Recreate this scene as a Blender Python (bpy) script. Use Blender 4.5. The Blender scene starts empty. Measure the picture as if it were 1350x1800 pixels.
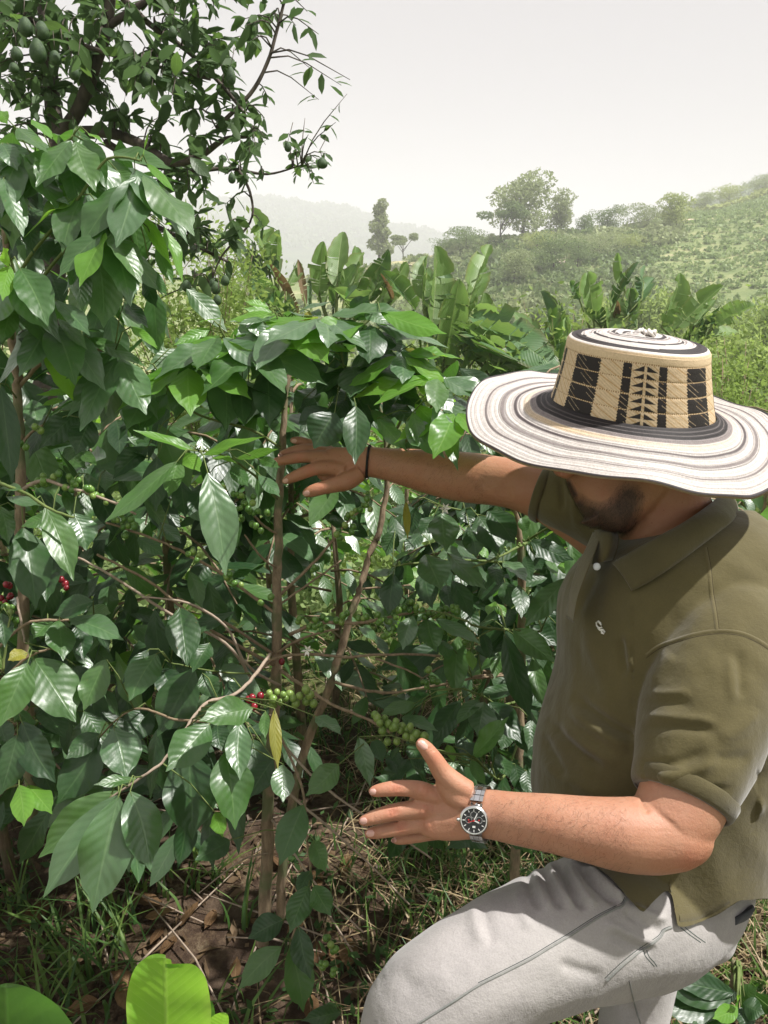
import bpy, bmesh, math, random
import numpy as np
from mathutils import Vector, Matrix, Euler
from mathutils.bvhtree import BVHTree

sc = bpy.context.scene
COL = sc.collection
random.seed(7); np.random.seed(7)

# ------------------------------------------------------------------ camera, light, exposure
CAM = Vector((0.0, 0.0, 1.6)); PITCH = math.radians(18.5); F = 1400.0
cd = bpy.data.cameras.new('camera'); cam = bpy.data.objects.new('camera', cd); COL.objects.link(cam)
cam.location = CAM; cam.rotation_euler = (math.pi/2 - PITCH, 0, 0)
cd.sensor_fit = 'VERTICAL'; cd.sensor_height = 36; cd.lens = 28; cd.clip_start = 0.05; cd.clip_end = 9000
sc.camera = cam

SUN_DIR = Vector((0.50, 0.06, 0.86)).normalized()       # towards the sun
sun_el = math.asin(SUN_DIR.z); sun_az = math.atan2(SUN_DIR.x, SUN_DIR.y)
w = bpy.data.worlds.new('World'); sc.world = w; w.use_nodes = True
nt = w.node_tree; nt.nodes.clear()
wo = nt.nodes.new('ShaderNodeOutputWorld'); bg = nt.nodes.new('ShaderNodeBackground')
sky = nt.nodes.new('ShaderNodeTexSky'); sky.sky_type = 'NISHITA'; sky.sun_disc = False
sky.sun_elevation = sun_el; sky.sun_rotation = sun_az; sky.altitude = 1500; sky.dust_density = 4
mx = nt.nodes.new('ShaderNodeMixRGB'); mx.inputs[0].default_value = 0.93
mx.inputs[2].default_value = (4.3, 4.03, 4.08, 1)        # thin bright cloud over the whole sky
nt.links.new(sky.outputs[0], mx.inputs[1]); nt.links.new(mx.outputs[0], bg.inputs[0])
bg.inputs[1].default_value = 0.1
nt.links.new(bg.outputs[0], wo.inputs[0])
sl = bpy.data.lights.new('sun', 'SUN'); so = bpy.data.objects.new('sun', sl); COL.objects.link(so)
sl.energy = 5.0; sl.angle = math.radians(1.2); sl.color = (1.0, 0.965, 0.925)
so.rotation_euler = SUN_DIR.to_track_quat('Z', 'Y').to_euler(); so.location = (3, -3, 8)
sc.view_settings.view_transform = 'Standard'; sc.view_settings.look = 'None'
sc.view_settings.gamma = 1; sc.view_settings.use_curve_mapping = False; sc.view_settings.exposure = 0.66
sc.render.engine = 'CYCLES'
cy = sc.cycles
cy.use_denoising = True
cy.max_bounces = 8; cy.diffuse_bounces = 3; cy.glossy_bounces = 2; cy.transmission_bounces = 4; cy.transparent_max_bounces = 6
cy.volume_bounces = 2
cy.sample_clamp_indirect = 4

# ------------------------------------------------------------------ helpers
RT = Vector((1, 0, 0)); FW = Vector((0, math.cos(PITCH), -math.sin(PITCH))); UP = Vector((0, math.sin(PITCH), math.cos(PITCH)))
def P(x, y, d):
    """world point seen at photo pixel (x, y) at depth d along the view axis"""
    return CAM + (FW + RT*((x-675.0)/F) + UP*((900.0-y)/F))*d
def proj(co):
    """inverse of P for an (n,3) array: px, py, depth"""
    r = co - np.array(CAM)
    d = r @ np.array(FW)
    return 675 + F*(r @ np.array(RT))/d, 900 - F*(r @ np.array(UP))/d, d
def U(lo, hi): return random.uniform(lo, hi)

def mesh_from(name, V, Fc, mat=None, uv=None, col=None, smooth=True):
    me = bpy.data.meshes.new(name)
    me.from_pydata([tuple(v) for v in V], [], Fc)
    if smooth: me.polygons.foreach_set('use_smooth', [True]*len(me.polygons))
    if uv is not None:
        l = me.uv_layers.new(name='UVMap')
        idx = np.empty(len(me.loops), dtype=np.int32); me.loops.foreach_get('vertex_index', idx)
        l.data.foreach_set('uv', np.asarray(uv, dtype=np.float32)[idx].ravel())
    if col is not None:
        a = me.color_attributes.new('pattern', 'FLOAT_COLOR', 'POINT')
        c = np.asarray(col, dtype=np.float32)
        if c.shape[1] == 3: c = np.hstack([c, np.ones((len(c), 1), dtype=np.float32)])
        a.data.foreach_set('color', c.ravel())
    if mat: me.materials.append(mat)
    me.update()
    return me
def link(name, me, parent=None, loc=None):
    """an object whose mesh is in world coordinates, parented so that it stays where it is"""
    o = bpy.data.objects.new(name, me); COL.objects.link(o)
    if loc is not None: o.location = loc
    if parent is not None:
        o.parent = parent
        o.location = Vector(o.location) - Vector(parent.location)
    return o
def tag(o, label=None, cat=None, group=None, kind=None):
    if label: o['label'] = label
    if cat: o['category'] = cat
    if group: o['group'] = group
    if kind: o['kind'] = kind
    return o
def empty(name, loc, label, cat, group=None):
    o = bpy.data.objects.new(name, None); o.empty_display_size = 0.1; COL.objects.link(o); o.location = loc
    return tag(o, label, cat, group)

class MB:
    """collects pieces of one mesh"""
    def __init__(s): s.V = []; s.F = []
    def add(s, V, Fc):
        b = len(s.V); s.V += [tuple(v) for v in V]; s.F += [tuple(i+b for i in f) for f in Fc]
    def tube(s, pts, rad, n=7):
        pts = [Vector(p) for p in pts]
        if not hasattr(rad, '__len__'): rad = [rad]*len(pts)
        V = []; Fc = []; up = Vector((0.31, 0.2, 0.93))
        for i, p in enumerate(pts):
            t = (pts[min(i+1, len(pts)-1)] - pts[max(i-1, 0)])
            if t.length < 1e-9: t = Vector((0, 0, 1))
            t.normalize(); a = t.cross(up)
            if a.length < 1e-3: a = t.cross(Vector((1, 0, 0)))
            a.normalize(); b = t.cross(a)
            for k in range(n):
                g = 2*math.pi*k/n; V.append(p + (a*math.cos(g) + b*math.sin(g))*rad[i])
        m = len(pts)
        for i in range(m-1):
            for k in range(n):
                k2 = (k+1) % n; Fc.append((i*n+k, i*n+k2, (i+1)*n+k2, (i+1)*n+k))
        Fc.append(tuple(range(n))[::-1]); Fc.append(tuple((m-1)*n+k for k in range(n)))
        s.add(V, Fc); return s
    def box(s, c, ax, hs):
        """c centre, ax three unit axes, hs half sizes"""
        V = []
        for i in (-1, 1):
            for j in (-1, 1):
                for k in (-1, 1): V.append(Vector(c) + ax[0]*(i*hs[0]) + ax[1]*(j*hs[1]) + ax[2]*(k*hs[2]))
        s.add(V, [(0,1,3,2),(4,6,7,5),(0,4,5,1),(2,3,7,6),(0,2,6,4),(1,5,7,3)]); return s
    def ball(s, c, r, nu=10, nv=7, ax=None):
        if not hasattr(r, '__len__'): r = (r, r, r)
        ax = ax or (Vector((1,0,0)), Vector((0,1,0)), Vector((0,0,1)))
        V = [Vector(c) + ax[2]*r[2]]; Fc = []
        for i in range(1, nv):
            th = math.pi*i/nv
            for j in range(nu):
                ph = 2*math.pi*j/nu
                V.append(Vector(c) + ax[0]*(r[0]*math.sin(th)*math.cos(ph)) + ax[1]*(r[1]*math.sin(th)*math.sin(ph)) + ax[2]*(r[2]*math.cos(th)))
        V.append(Vector(c) - ax[2]*r[2])
        for j in range(nu): Fc.append((0, 1+j, 1+(j+1) % nu))
        for i in range(nv-2):
            for j in range(nu):
                a = 1+i*nu; Fc.append((a+j, a+nu+j, a+nu+(j+1) % nu, a+(j+1) % nu))
        a = 1+(nv-2)*nu; e = len(V)-1
        for j in range(nu): Fc.append((e, a+(j+1) % nu, a+j))
        s.add(V, Fc); return s
    def mesh(s, name, mat=None, smooth=True): return mesh_from(name, s.V, s.F, mat, smooth=smooth)

def catmull(pts, per=6):
    pts = [np.array(p, dtype=float) for p in pts]
    out = []
    for i in range(len(pts)-1):
        p0 = pts[max(i-1, 0)]; p1 = pts[i]; p2 = pts[i+1]; p3 = pts[min(i+2, len(pts)-1)]
        for k in range(per):
            t = k/per
            out.append(0.5*((2*p1) + (-p0+p2)*t + (2*p0-5*p1+4*p2-p3)*t*t + (-p0+3*p1-3*p2+p3)*t**3))
    out.append(pts[-1]); return out
def pxline(pts, per=5):
    """[(px,py,depth)...] -> smooth world polyline"""
    return [P(*q[:3]) for q in catmull(pts, per)]

# ------------------------------------------------------------------ materials
def mat_new(name):
    m = bpy.data.materials.new(name); m.use_nodes = True; t = m.node_tree; t.nodes.clear()
    out = t.nodes.new('ShaderNodeOutputMaterial'); return m, t, out
def N(t, kind, **kw):
    n = t.nodes.new(kind)
    for k, v in kw.items():
        if k.startswith('i_'): n.inputs[k[2:].replace('_', ' ')].default_value = v
        else: setattr(n, k, v)
    return n
def L(t, a, b): t.links.new(a, b)
def Mth(t, op, a, b=None, clamp=False):
    n = t.nodes.new('ShaderNodeMath'); n.operation = op; n.use_clamp = clamp
    for i, v in enumerate((a, b)):
        if v is None: continue
        if isinstance(v, (int, float)): n.inputs[i].default_value = v
        else: t.links.new(v, n.inputs[i])
    return n.outputs[0]
def Mix(t, f, a, b, typ='MIX'):
    n = t.nodes.new('ShaderNodeMixRGB'); n.blend_type = typ
    for i, v in enumerate((f, a, b)):
        if isinstance(v, (int, float)): n.inputs[i].default_value = v
        elif isinstance(v, tuple): n.inputs[i].default_value = (*v, 1) if len(v) == 3 else v
        else: t.links.new(v, n.inputs[i])
    return n.outputs[0]
def Noise(t, scale, detail=3, rough=0.55, vec=None):
    n = t.nodes.new('ShaderNodeTexNoise'); n.inputs['Scale'].default_value = scale
    n.inputs['Detail'].default_value = detail; n.inputs['Roughness'].default_value = rough
    if vec is not None: t.links.new(vec, n.inputs['Vector'])
    return n.outputs['Fac']
def Ramp(t, f, stops):
    n = t.nodes.new('ShaderNodeValToRGB'); L(t, f, n.inputs[0])
    e = n.color_ramp.elements
    while len(e) > 1: e.remove(e[-1])
    for i, (p, c) in enumerate(stops):
        q = e[0] if i == 0 else e.new(p)
        q.position = p; q.color = (*c, 1) if len(c) == 3 else c
    return n.outputs[0]
def Map(t, f, a, b, c=0.0, d=1.0, smooth=False):
    n = t.nodes.new('ShaderNodeMapRange'); n.clamp = True
    if smooth: n.interpolation_type = 'SMOOTHSTEP'
    L(t, f, n.inputs[0])
    for i, v in enumerate((a, b, c, d)): n.inputs[i+1].default_value = v
    return n.outputs[0]
def Bump(t, h, strength, dist, nrm=None):
    n = t.nodes.new('ShaderNodeBump'); n.inputs['Strength'].default_value = strength; n.inputs['Distance'].default_value = dist
    L(t, h, n.inputs['Height'])
    if nrm is not None: L(t, nrm, n.inputs['Normal'])
    return n.outputs[0]
def Principled(t, out, color, rough=0.5, spec=0.5, normal=None, **kw):
    b = t.nodes.new('ShaderNodeBsdfPrincipled')
    if isinstance(color, tuple): b.inputs['Base Color'].default_value = (*color, 1)
    else: L(t, color, b.inputs['Base Color'])
    if isinstance(rough, (int, float)): b.inputs['Roughness'].default_value = rough
    else: L(t, rough, b.inputs['Roughness'])
    b.inputs['Specular IOR Level'].default_value = spec
    if normal is not None: L(t, normal, b.inputs['Normal'])
    for k, v in kw.items(): b.inputs[k.replace('_', ' ')].default_value = v
    if out is not None: L(t, b.outputs[0], out.inputs[0])
    return b
def Rnd(t): return t.nodes.new('ShaderNodeObjectInfo').outputs['Random']
def TC(t, o='Object'): return t.nodes.new('ShaderNodeTexCoord').outputs[o]

def leaf_material(name, c1, c2, rib, trans, tf=0.3, rough=0.36, veins=9.0, quilt=1.0, edge=None, spots=True, spec=0.5, bumpk=0.17, ribk=0.18, coat=0.0):
    """c1..c2 span the individual leaves; rib the veins; trans what shines through"""
    m, t, out = mat_new(name)
    uvn = TC(t, 'UV'); sp = t.nodes.new('ShaderNodeSeparateXYZ'); L(t, uvn, sp.inputs[0])
    u, v = sp.outputs[0], sp.outputs[1]
    x = Mth(t, 'MULTIPLY', Mth(t, 'ABSOLUTE', Mth(t, 'SUBTRACT', u, 0.5)), 2.0)
    r = Rnd(t)
    mid = Map(t, x, 0.02, 0.07, 1.0, 0.0, True)
    s = Mth(t, 'FRACT', Mth(t, 'MULTIPLY', Mth(t, 'SUBTRACT', v, Mth(t, 'MULTIPLY', x, 0.2)), veins))
    tri = Mth(t, 'ABSOLUTE', Mth(t, 'SUBTRACT', s, 0.5))              # 0.5 on a vein, 0 between
    lat = Map(t, tri, 0.45, 0.5, 0.0, 1.0, True)
    n1 = Noise(t, 9.0, 3); oc = TC(t)
    base = Mix(t, Map(t, r, 0, 1, 0, 1), c1, c2)
    base = Mix(t, Map(t, Noise(t, 3.2, 4, 0.6, uvn), 0.35, 0.7), base, Mix(t, 0.55, base, c1))
    base = Mix(t, Mth(t, 'MULTIPLY', lat, ribk), base, rib)
    base = Mix(t, Mth(t, 'MULTIPLY', mid, 0.55), base, rib)
    if edge: base = Mix(t, Map(t, x, 0.75, 1.0, 0.0, 0.6), base, edge)
    if spots:
        loc = t.nodes.new('ShaderNodeVectorMath'); loc.operation = 'ADD'
        cb = t.nodes.new('ShaderNodeCombineXYZ'); L(t, Mth(t, 'MULTIPLY', r, 37.0), cb.inputs[0]); L(t, Mth(t, 'MULTIPLY', r, 91.0), cb.inputs[1])
        L(t, uvn, loc.inputs[0]); L(t, cb.outputs[0], loc.inputs[1])
        sn = Noise(t, 11.0, 2, 0.5, loc.outputs[0])
        base = Mix(t, Map(t, sn, 0.735, 0.77, 0.0, 0.8), base, (0.17, 0.12, 0.03))
        dust = Noise(t, 2.3, 4, 0.65, loc.outputs[0])
        base = Mix(t, Map(t, dust, 0.45, 0.75, 0.0, 0.22), base, (0.16, 0.19, 0.13))
    h = Mth(t, 'ADD', Mth(t, 'MULTIPLY', Map(t, tri, 0.0, 0.5, 1.0, 0.0, True), quilt), Mth(t, 'MULTIPLY', mid, -0.8))
    h = Mth(t, 'ADD', h, Mth(t, 'MULTIPLY', Noise(t, 7.0, 3, 0.5, uvn), 1.6))
    nb = Bump(t, h, bumpk, 0.0022)
    ro = Map(t, Noise(t, 5.0, 3, 0.6, uvn), 0.3, 0.7, rough-0.06, rough+0.14)
    b = Principled(t, None, base, ro, spec, nb)
    b.inputs['Coat Weight'].default_value = coat; b.inputs['Coat Roughness'].default_value = 0.32; L(t, nb, b.inputs['Coat Normal'])
    tr = t.nodes.new('ShaderNodeBsdfTranslucent'); L(t, Mix(t, Mth(t, 'MULTIPLY', lat, 0.15), trans, rib), tr.inputs[0]); L(t, nb, tr.inputs[1])
    ms = t.nodes.new('ShaderNodeMixShader'); ms.inputs[0].default_value = tf
    L(t, b.outputs[0], ms.inputs[1]); L(t, tr.outputs[0], ms.inputs[2]); L(t, ms.outputs[0], out.inputs[0])
    return m
M = {}
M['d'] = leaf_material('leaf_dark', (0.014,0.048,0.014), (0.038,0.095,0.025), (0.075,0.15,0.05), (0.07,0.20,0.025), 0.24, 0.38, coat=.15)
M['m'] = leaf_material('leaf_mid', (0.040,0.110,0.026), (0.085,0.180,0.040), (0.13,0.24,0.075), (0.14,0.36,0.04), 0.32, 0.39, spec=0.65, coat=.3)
M['g'] = leaf_material('leaf_glossy', (0.050,0.125,0.042), (0.090,0.185,0.065), (0.16,0.27,0.11), (0.14,0.34,0.04), 0.27, 0.36, spec=0.9, coat=.6)
M['l'] = leaf_material('leaf_young', (0.10,0.25,0.033), (0.17,0.34,0.05), (0.24,0.42,0.10), (0.35,0.68,0.06), 0.45, 0.36, spots=False)
M['y'] = leaf_material('leaf_yellowing', (0.24,0.25,0.03), (0.33,0.28,0.04), (0.35,0.38,0.10), (0.5,0.5,0.06), 0.4, 0.45)
M['avo'] = leaf_material('leaf_avocado', (0.030,0.066,0.022), (0.075,0.130,0.045), (0.12,0.18,0.08), (0.17,0.30,0.06), 0.38, 0.42, spots=False)
M['avol'] = leaf_material('leaf_avocado_light', (0.05,0.11,0.03), (0.10,0.18,0.05), (0.16,0.25,0.09), (0.2,0.38,0.06), 0.35, 0.45, spots=False)
M['dead'] = leaf_material('leaf_dead', (0.09,0.05,0.024), (0.24,0.15,0.07), (0.30,0.2,0.1), (0.3,0.15,0.05), 0.15, 0.7, quilt=1.6, spots=False, spec=0.2)
M['ban'] = leaf_material('leaf_banana', (0.11,0.20,0.055), (0.21,0.32,0.10), (0.36,0.44,0.20), (0.28,0.46,0.10), 0.36, 0.45, veins=34.0, quilt=1.0, edge=(0.22,0.17,0.07), bumpk=.5)
M['band'] = leaf_material('leaf_banana_dark', (0.05,0.12,0.04), (0.09,0.19,0.06), (0.2,0.3,0.12), (0.16,0.30,0.05), 0.3, 0.42, veins=30.0, quilt=1.0, edge=(0.16,0.12,0.05), bumpk=.5)
M['banb'] = leaf_material('leaf_banana_brown', (0.14,0.095,0.05), (0.25,0.18,0.10), (0.3,0.22,0.12), (0.3,0.2,0.08), 0.25, 0.7, veins=30.0, spots=False, spec=0.2)
M['broad'] = leaf_material('leaf_broad', (0.20,0.44,0.045), (0.24,0.48,0.05), (0.42,0.62,0.16), (0.42,0.80,0.07), 0.42, 0.42, veins=17.0, quilt=0.6, edge=(0.42,0.55,0.12), spots=True, bumpk=0.2, ribk=0.6)

def bark_material(name, c1, c2, scale=60, bump=0.5, moss=None):
    m, t, out = mat_new(name); oc = TC(t)
    mp = t.nodes.new('ShaderNodeMapping'); mp.inputs['Scale'].default_value = (1, 1, 0.25); L(t, oc, mp.inputs[0])
    n = Noise(t, scale, 5, 0.65, mp.outputs[0])
    c = Mix(t, Map(t, n, 0.3, 0.7), c1, c2)
    if moss: c = Mix(t, Map(t, Noise(t, 14, 3, 0.6, oc), 0.5, 0.62), c, moss)
    Principled(t, out, c, 0.75, 0.25, Bump(t, n, bump, 0.004)); return m
M['bark'] = bark_material('coffee_bark', (0.14,0.10,0.065), (0.33,0.25,0.165), 90, 0.7, (0.14,0.15,0.075))
M['barkd'] = bark_material('avocado_bark', (0.035,0.028,0.022), (0.11,0.09,0.07), 20, 0.9)
M['twig'] = bark_material('twig_brown', (0.17,0.12,0.075), (0.33,0.25,0.165), 90, 0.3)
M['twigp'] = bark_material('twig_pale', (0.25,0.19,0.14), (0.40,0.32,0.25), 90, 0.3)
M['twigg'] = bark_material('twig_green', (0.085,0.13,0.035), (0.16,0.20,0.065), 90, 0.2)

def simple(name, c1, c2, scale=20, rough=0.5, spec=0.5, rnd=False, bump=0.0, **kw):
    m, t, out = mat_new(name)
    f = Noise(t, scale, 3, 0.6, TC(t))
    f = Map(t, f, 0.3, 0.7)
    if rnd: f = Mth(t, 'ADD', Mth(t, 'MULTIPLY', f, 0.4), Mth(t, 'MULTIPLY', Rnd(t), 0.6))
    nb = Bump(t, Noise(t, scale*2, 3), bump, 0.002) if bump else None
    Principled(t, out, Mix(t, f, c1, c2), rough, spec, nb, **kw); return m
M['berry'] = simple('unripe_cherry', (0.055,0.15,0.025), (0.15,0.26,0.05), 60, 0.3, 0.5, True)
M['berryl'] = simple('pale_unripe_cherry', (0.13,0.23,0.045), (0.24,0.33,0.085), 60, 0.28, 0.5, True)
M['berryr'] = simple('ripe_cherry', (0.17,0.008,0.018), (0.28,0.02,0.03), 60, 0.25, 0.6, True)
M['avofruit'] = simple('avocado_skin', (0.022,0.055,0.018), (0.06,0.11,0.035), 60, 0.5, 0.4, False, 0.6)
M['petal'] = simple('coffee_petal', (0.75,0.74,0.66), (0.8,0.78,0.7), 20, 0.6)
# ------------------------------------------------------------------ the land
AZP = np.array([-2500, 0, 480, 600, 700, 850, 1000, 1200, 1350, 1700, 4000], dtype=float)
AZ = np.arctan((AZP-675)/F)
RINGS = [ # radius, height at each azimuth knot
 (11,  [-1.6,-1.6,-1.6,-1.6,-1.6,-1.6,-1.5,-1.2,-1.0,-0.8,-0.5]),
 (30,  [-5,-5,-5.5,-5.5,-5.5,-5.5,-5.5,-5,-4.5,-4,-3]),
 (60,  [-9,-9,-10,-10,-9,-9,-9,-8.5,-8,-7,-6]),
 (110, [-8,-8,-9,-8,-6.5,-4.2,-4.2,-5,-5,-5,-5]),
 (150, [-4,-4,-4,-3.2,-1.6,1.2,1.8,2.2,3.0,5,6]),
 (175, [-6,-5,-5,-4,-2.0,1.6,3.6,6.0,7.5,9,12]),
 (260, [-12,-12,-12,-12,-7,-4,2,10.2,16.5,22,25]),
 (350, [-30,-30,-30,-26,-25,-20,-12,0,10,16,20]),
 (600, [-40,-40,-40,-40,-40,-40,-32,26,44,62,70]),
 (750, [-40,-40,-40,-40,-40,-40,-40,30,50,70,80]),
 (1000,[-40,-40,-40,-40,-40,-40,-40,-20,0,10,20]),
 (1500,[80,76,74,62,28,-12,-20,-20,-20,-20,-20]),
 (1700,[110,100,84,64,28,-14,-30,-30,-30,-30,-30]),
 (2600,[90,60,40,20,0,-30,-40,-40,-40,-40,-40])]
RR = np.log(np.array([q[0] for q in RINGS])); RH = np.array([q[1] for q in RINGS], dtype=float)
_ph = np.random.RandomState(3).uniform(0, 6.28, (12, 2)); _fr = np.random.RandomState(4).normal(0, 1, (12, 2))
def wob(x, y, s):
    z = 0
    for i in range(12): z = z + np.sin(x*_fr[i,0]/s*2 + y*_fr[i,1]/s*2 + _ph[i,0])
    return z/12
def ground_z(x, y):
    x = np.asarray(x, dtype=float); y = np.asarray(y, dtype=float)
    r = np.hypot(x, y); az = np.arctan2(x, np.maximum(y, 1e-6)); az = np.where(y <= 0, np.sign(x)*1.5, az)
    cols = np.stack([np.interp(np.log(np.maximum(r, 1)), RR, RH[:, j]) for j in range(len(AZ))], -1)
    azc = np.clip(az, AZ[0], AZ[-1]); j = np.clip(np.searchsorted(AZ, azc)-1, 0, len(AZ)-2)
    f = (azc-AZ[j])/(AZ[j+1]-AZ[j]); f = f*f*(3-2*f)
    far = np.take_along_axis(cols, j[..., None], -1)[..., 0]*(1-f) + np.take_along_axis(cols, (j+1)[..., None], -1)[..., 0]*f
    far = far + wob(x, y, 18)*np.clip((r-14)/60, 0, 1)*1.2 + wob(y, x, 160)*np.clip((r-400)/600, 0, 1)*14 + wob(x, y, 45)*np.clip((r-450)/500, 0, 1)*7
    s = np.clip((x+0.05)/0.6, 0, 1); s = s*s*(3-2*s); e = np.clip((2.0-y)/1.2, 0, 1)
    near = 0.22*s*e - 0.10*np.clip(y-2.2, 0, 9) + wob(x, y, 1.1)*0.05 + wob(y, x, 0.25)*0.015
    k = np.clip((r-3.0)/8.0, 0, 1); k = k*k*(3-2*k)
    return near*(1-k) + far*k
def gz(x, y): return float(ground_z(np.array([x]), np.array([y]))[0])

def m_ground():
    m, t, out = mat_new('ground_soil_and_grass')
    g = t.nodes.new('ShaderNodeNewGeometry'); pos = g.outputs['Position']
    ln = t.nodes.new('ShaderNodeVectorMath'); ln.operation = 'LENGTH'; L(t, pos, ln.inputs[0]); r = ln.outputs['Value']
    soil = Ramp(t, Noise(t, 7, 6, 0.7, pos), [(0.3, (0.030,0.020,0.014)), (0.5, (0.070,0.048,0.034)), (0.7, (0.13,0.095,0.066))])
    litter = Ramp(t, Noise(t, 38, 4, 0.7, pos), [(0.4, (0.035,0.022,0.015)), (0.55, (0.10,0.068,0.042)), (0.7, (0.20,0.16,0.10))])
    near = Mix(t, Map(t, Noise(t, 2.2, 3, 0.6, pos), 0.42, 0.58), soil, litter)
    grass = Ramp(t, Noise(t, 3.5, 5, 0.7, pos), [(0.3, (0.035,0.065,0.018)), (0.5, (0.09,0.14,0.035)), (0.68, (0.22,0.21,0.09))])
    c = Mix(t, Map(t, r, 2.2, 3.4, 0, 1, True), near, grass)
    fld = Ramp(t, Noise(t, 0.16, 5, 0.7, pos), [(0.3, (0.11,0.16,0.06)), (0.5, (0.20,0.24,0.10)), (0.62, (0.30,0.31,0.15)), (0.72, (0.42,0.36,0.24))])
    c = Mix(t, Map(t, r, 12, 40, 0, 1), c, fld)
    wood = Ramp(t, Noise(t, 0.05, 6, 0.75, pos), [(0.35, (0.03,0.06,0.02)), (0.55, (0.07,0.11,0.04)), (0.7, (0.16,0.18,0.08))])
    c = Mix(t, Map(t, r, 300, 420, 0, 1), c, wood)
    Principled(t, out, c, 0.95, 0.1, Bump(t, Noise(t, 40, 5, 0.7, pos), 0.7, 0.02)); return m
rs = np.concatenate([[0.02, 0.3, 0.5], np.geomspace(0.7, 12, 120), np.geomspace(12.3, 2700, 150)])
az_f = np.linspace(-0.55, 0.55, 230); az_b = np.linspace(0.58, 2*math.pi-0.58, 60)
azs = np.concatenate([az_f, az_b]); A, R_ = np.meshgrid(azs, rs)
X = R_*np.sin(A); Y = R_*np.cos(A); Z = ground_z(X, Y)
V = np.stack([X.ravel(), Y.ravel(), Z.ravel()], -1); na = len(azs)
Fc = [(i*na+j, i*na+(j+1) % na, (i+1)*na+(j+1) % na, (i+1)*na+j) for i in range(len(rs)-1) for j in range(na)]
Fc = [f[::-1] for f in Fc]
tag(link('ground', mesh_from('ground', V, Fc, m_ground())), kind='structure')

# the cart track on the hillside and the bare cut at its end
def strip_on_ground(name, pts, width, mat, lift):
    q = catmull(pts, 14); V = []; Fc = []
    for i, (x, y) in enumerate(q):
        a = np.array(q[min(i+1, len(q)-1)]) - np.array(q[max(i-1, 0)]); a = a/np.linalg.norm(a); n = np.array([-a[1], a[0]])
        for s in (-1, -0.33, 0.33, 1):
            wv = width*(0.8+0.3*math.sin(i*0.7)); px, py = x+n[0]*s*wv, y+n[1]*s*wv; V.append((px, py, gz(px, py)+lift))
        if i:
            b = 4*(i-1)
            for k in range(3): Fc.append((b+k, b+k+1, b+k+5, b+k+4))
    return link(name, mesh_from(name, V, Fc, mat))
M['track'] = simple('bare_earth', (0.42,0.33,0.24), (0.60,0.50,0.40), 0.6, 0.95, 0.1)
def azr(px, r): a = math.atan((px-675)/F); return (r*math.sin(a), r*math.cos(a))
tag(strip_on_ground('path', [azr(1180, 172), azr(1120, 165), azr(1070, 152), azr(1010, 140), azr(960, 128)], 1.6, M['track'], 0.5), kind='structure')
tag(strip_on_ground('field', [azr(640, 150), azr(690, 148), azr(740, 150), azr(790, 146)], 6.0, simple('pale_pasture', (0.30,0.30,0.14), (0.44,0.40,0.24), 0.4, 0.95, 0.1), 0.6), kind='structure')

def haze():
    m, t, out = mat_new('haze_air')
    v = t.nodes.new('ShaderNodeVolumePrincipled'); v.inputs['Color'].default_value = (0.95, 0.94, 0.98, 1)
    v.inputs['Density'].default_value = 0.0011; v.inputs['Anisotropy'].default_value = 0.0
    L(t, v.outputs[0], out.inputs[1])
    b = MB(); b.box((0, 0, 35), (Vector((1,0,0)), Vector((0,1,0)), Vector((0,0,1))), (2800, 2800, 92))
    tag(link('haze', b.mesh('haze', m, False)), kind='stuff')
haze()

# ------------------------------------------------------------------ far vegetation
def foliage_mat(name, c1, c2, tf=0.25):
    m, t, out = mat_new(name)
    g = t.nodes.new('ShaderNodeNewGeometry')
    f = Mth(t, 'ADD', Mth(t, 'MULTIPLY', g.outputs['Random Per Island'], 0.6), Mth(t, 'MULTIPLY', Rnd(t), 0.4))
    c = Mix(t, f, c1, c2)
    b = Principled(t, None, c, 0.6, 0.3)
    tr = t.nodes.new('ShaderNodeBsdfTranslucent'); L(t, Mix(t, 0.4, c, tuple(min(1, 2.4*q) for q in c2)), tr.inputs[0])
    ms = t.nodes.new('ShaderNodeMixShader'); ms.inputs[0].default_value = tf
    L(t, b.outputs[0], ms.inputs[1]); L(t, tr.outputs[0], ms.inputs[2]); L(t, ms.outputs[0], out.inputs[0]); return m
FM = {'dark': foliage_mat('far_foliage_dark', (0.085,0.14,0.045), (0.20,0.27,0.10)),
      'grey': foliage_mat('far_foliage_grey_green', (0.15,0.20,0.08), (0.33,0.38,0.18)),
      'lime': foliage_mat('far_foliage_lime', (0.18,0.24,0.06), (0.38,0.44,0.15), 0.35),
      'bam': foliage_mat('bamboo_foliage', (0.15,0.24,0.05), (0.34,0.42,0.13), 0.4),
      'coffee': foliage_mat('field_coffee_foliage', (0.11,0.19,0.06), (0.28,0.36,0.14)),
      'shrub': foliage_mat('shrub_foliage', (0.07,0.13,0.025), (0.24,0.33,0.08), 0.4)}
rg = np.random.RandomState(11)
def scatter_faces(C, size, rg, droop=0.0, asp=0.5, tri=False):
    """leaf-shaped quads centred on C (n,3), one small quad each"""
    n = len(C); d = rg.normal(0, 1, (n, 3)); d[:, 2] -= droop; d /= np.linalg.norm(d, axis=1, keepdims=True)
    e = rg.normal(0, 1, (n, 3)); e -= d*(e*d).sum(1, keepdims=True); e /= np.linalg.norm(e, axis=1, keepdims=True)
    s = (size*rg.uniform(0.6, 1.3, n))[:, None]
    V = np.stack([C-d*s, C+e*s*asp, C+d*s, C-e*s*asp], 1).reshape(-1, 3)
    Fc = [(4*i, 4*i+1, 4*i+2, 4*i+3) for i in range(n)]
    return V, Fc
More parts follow.
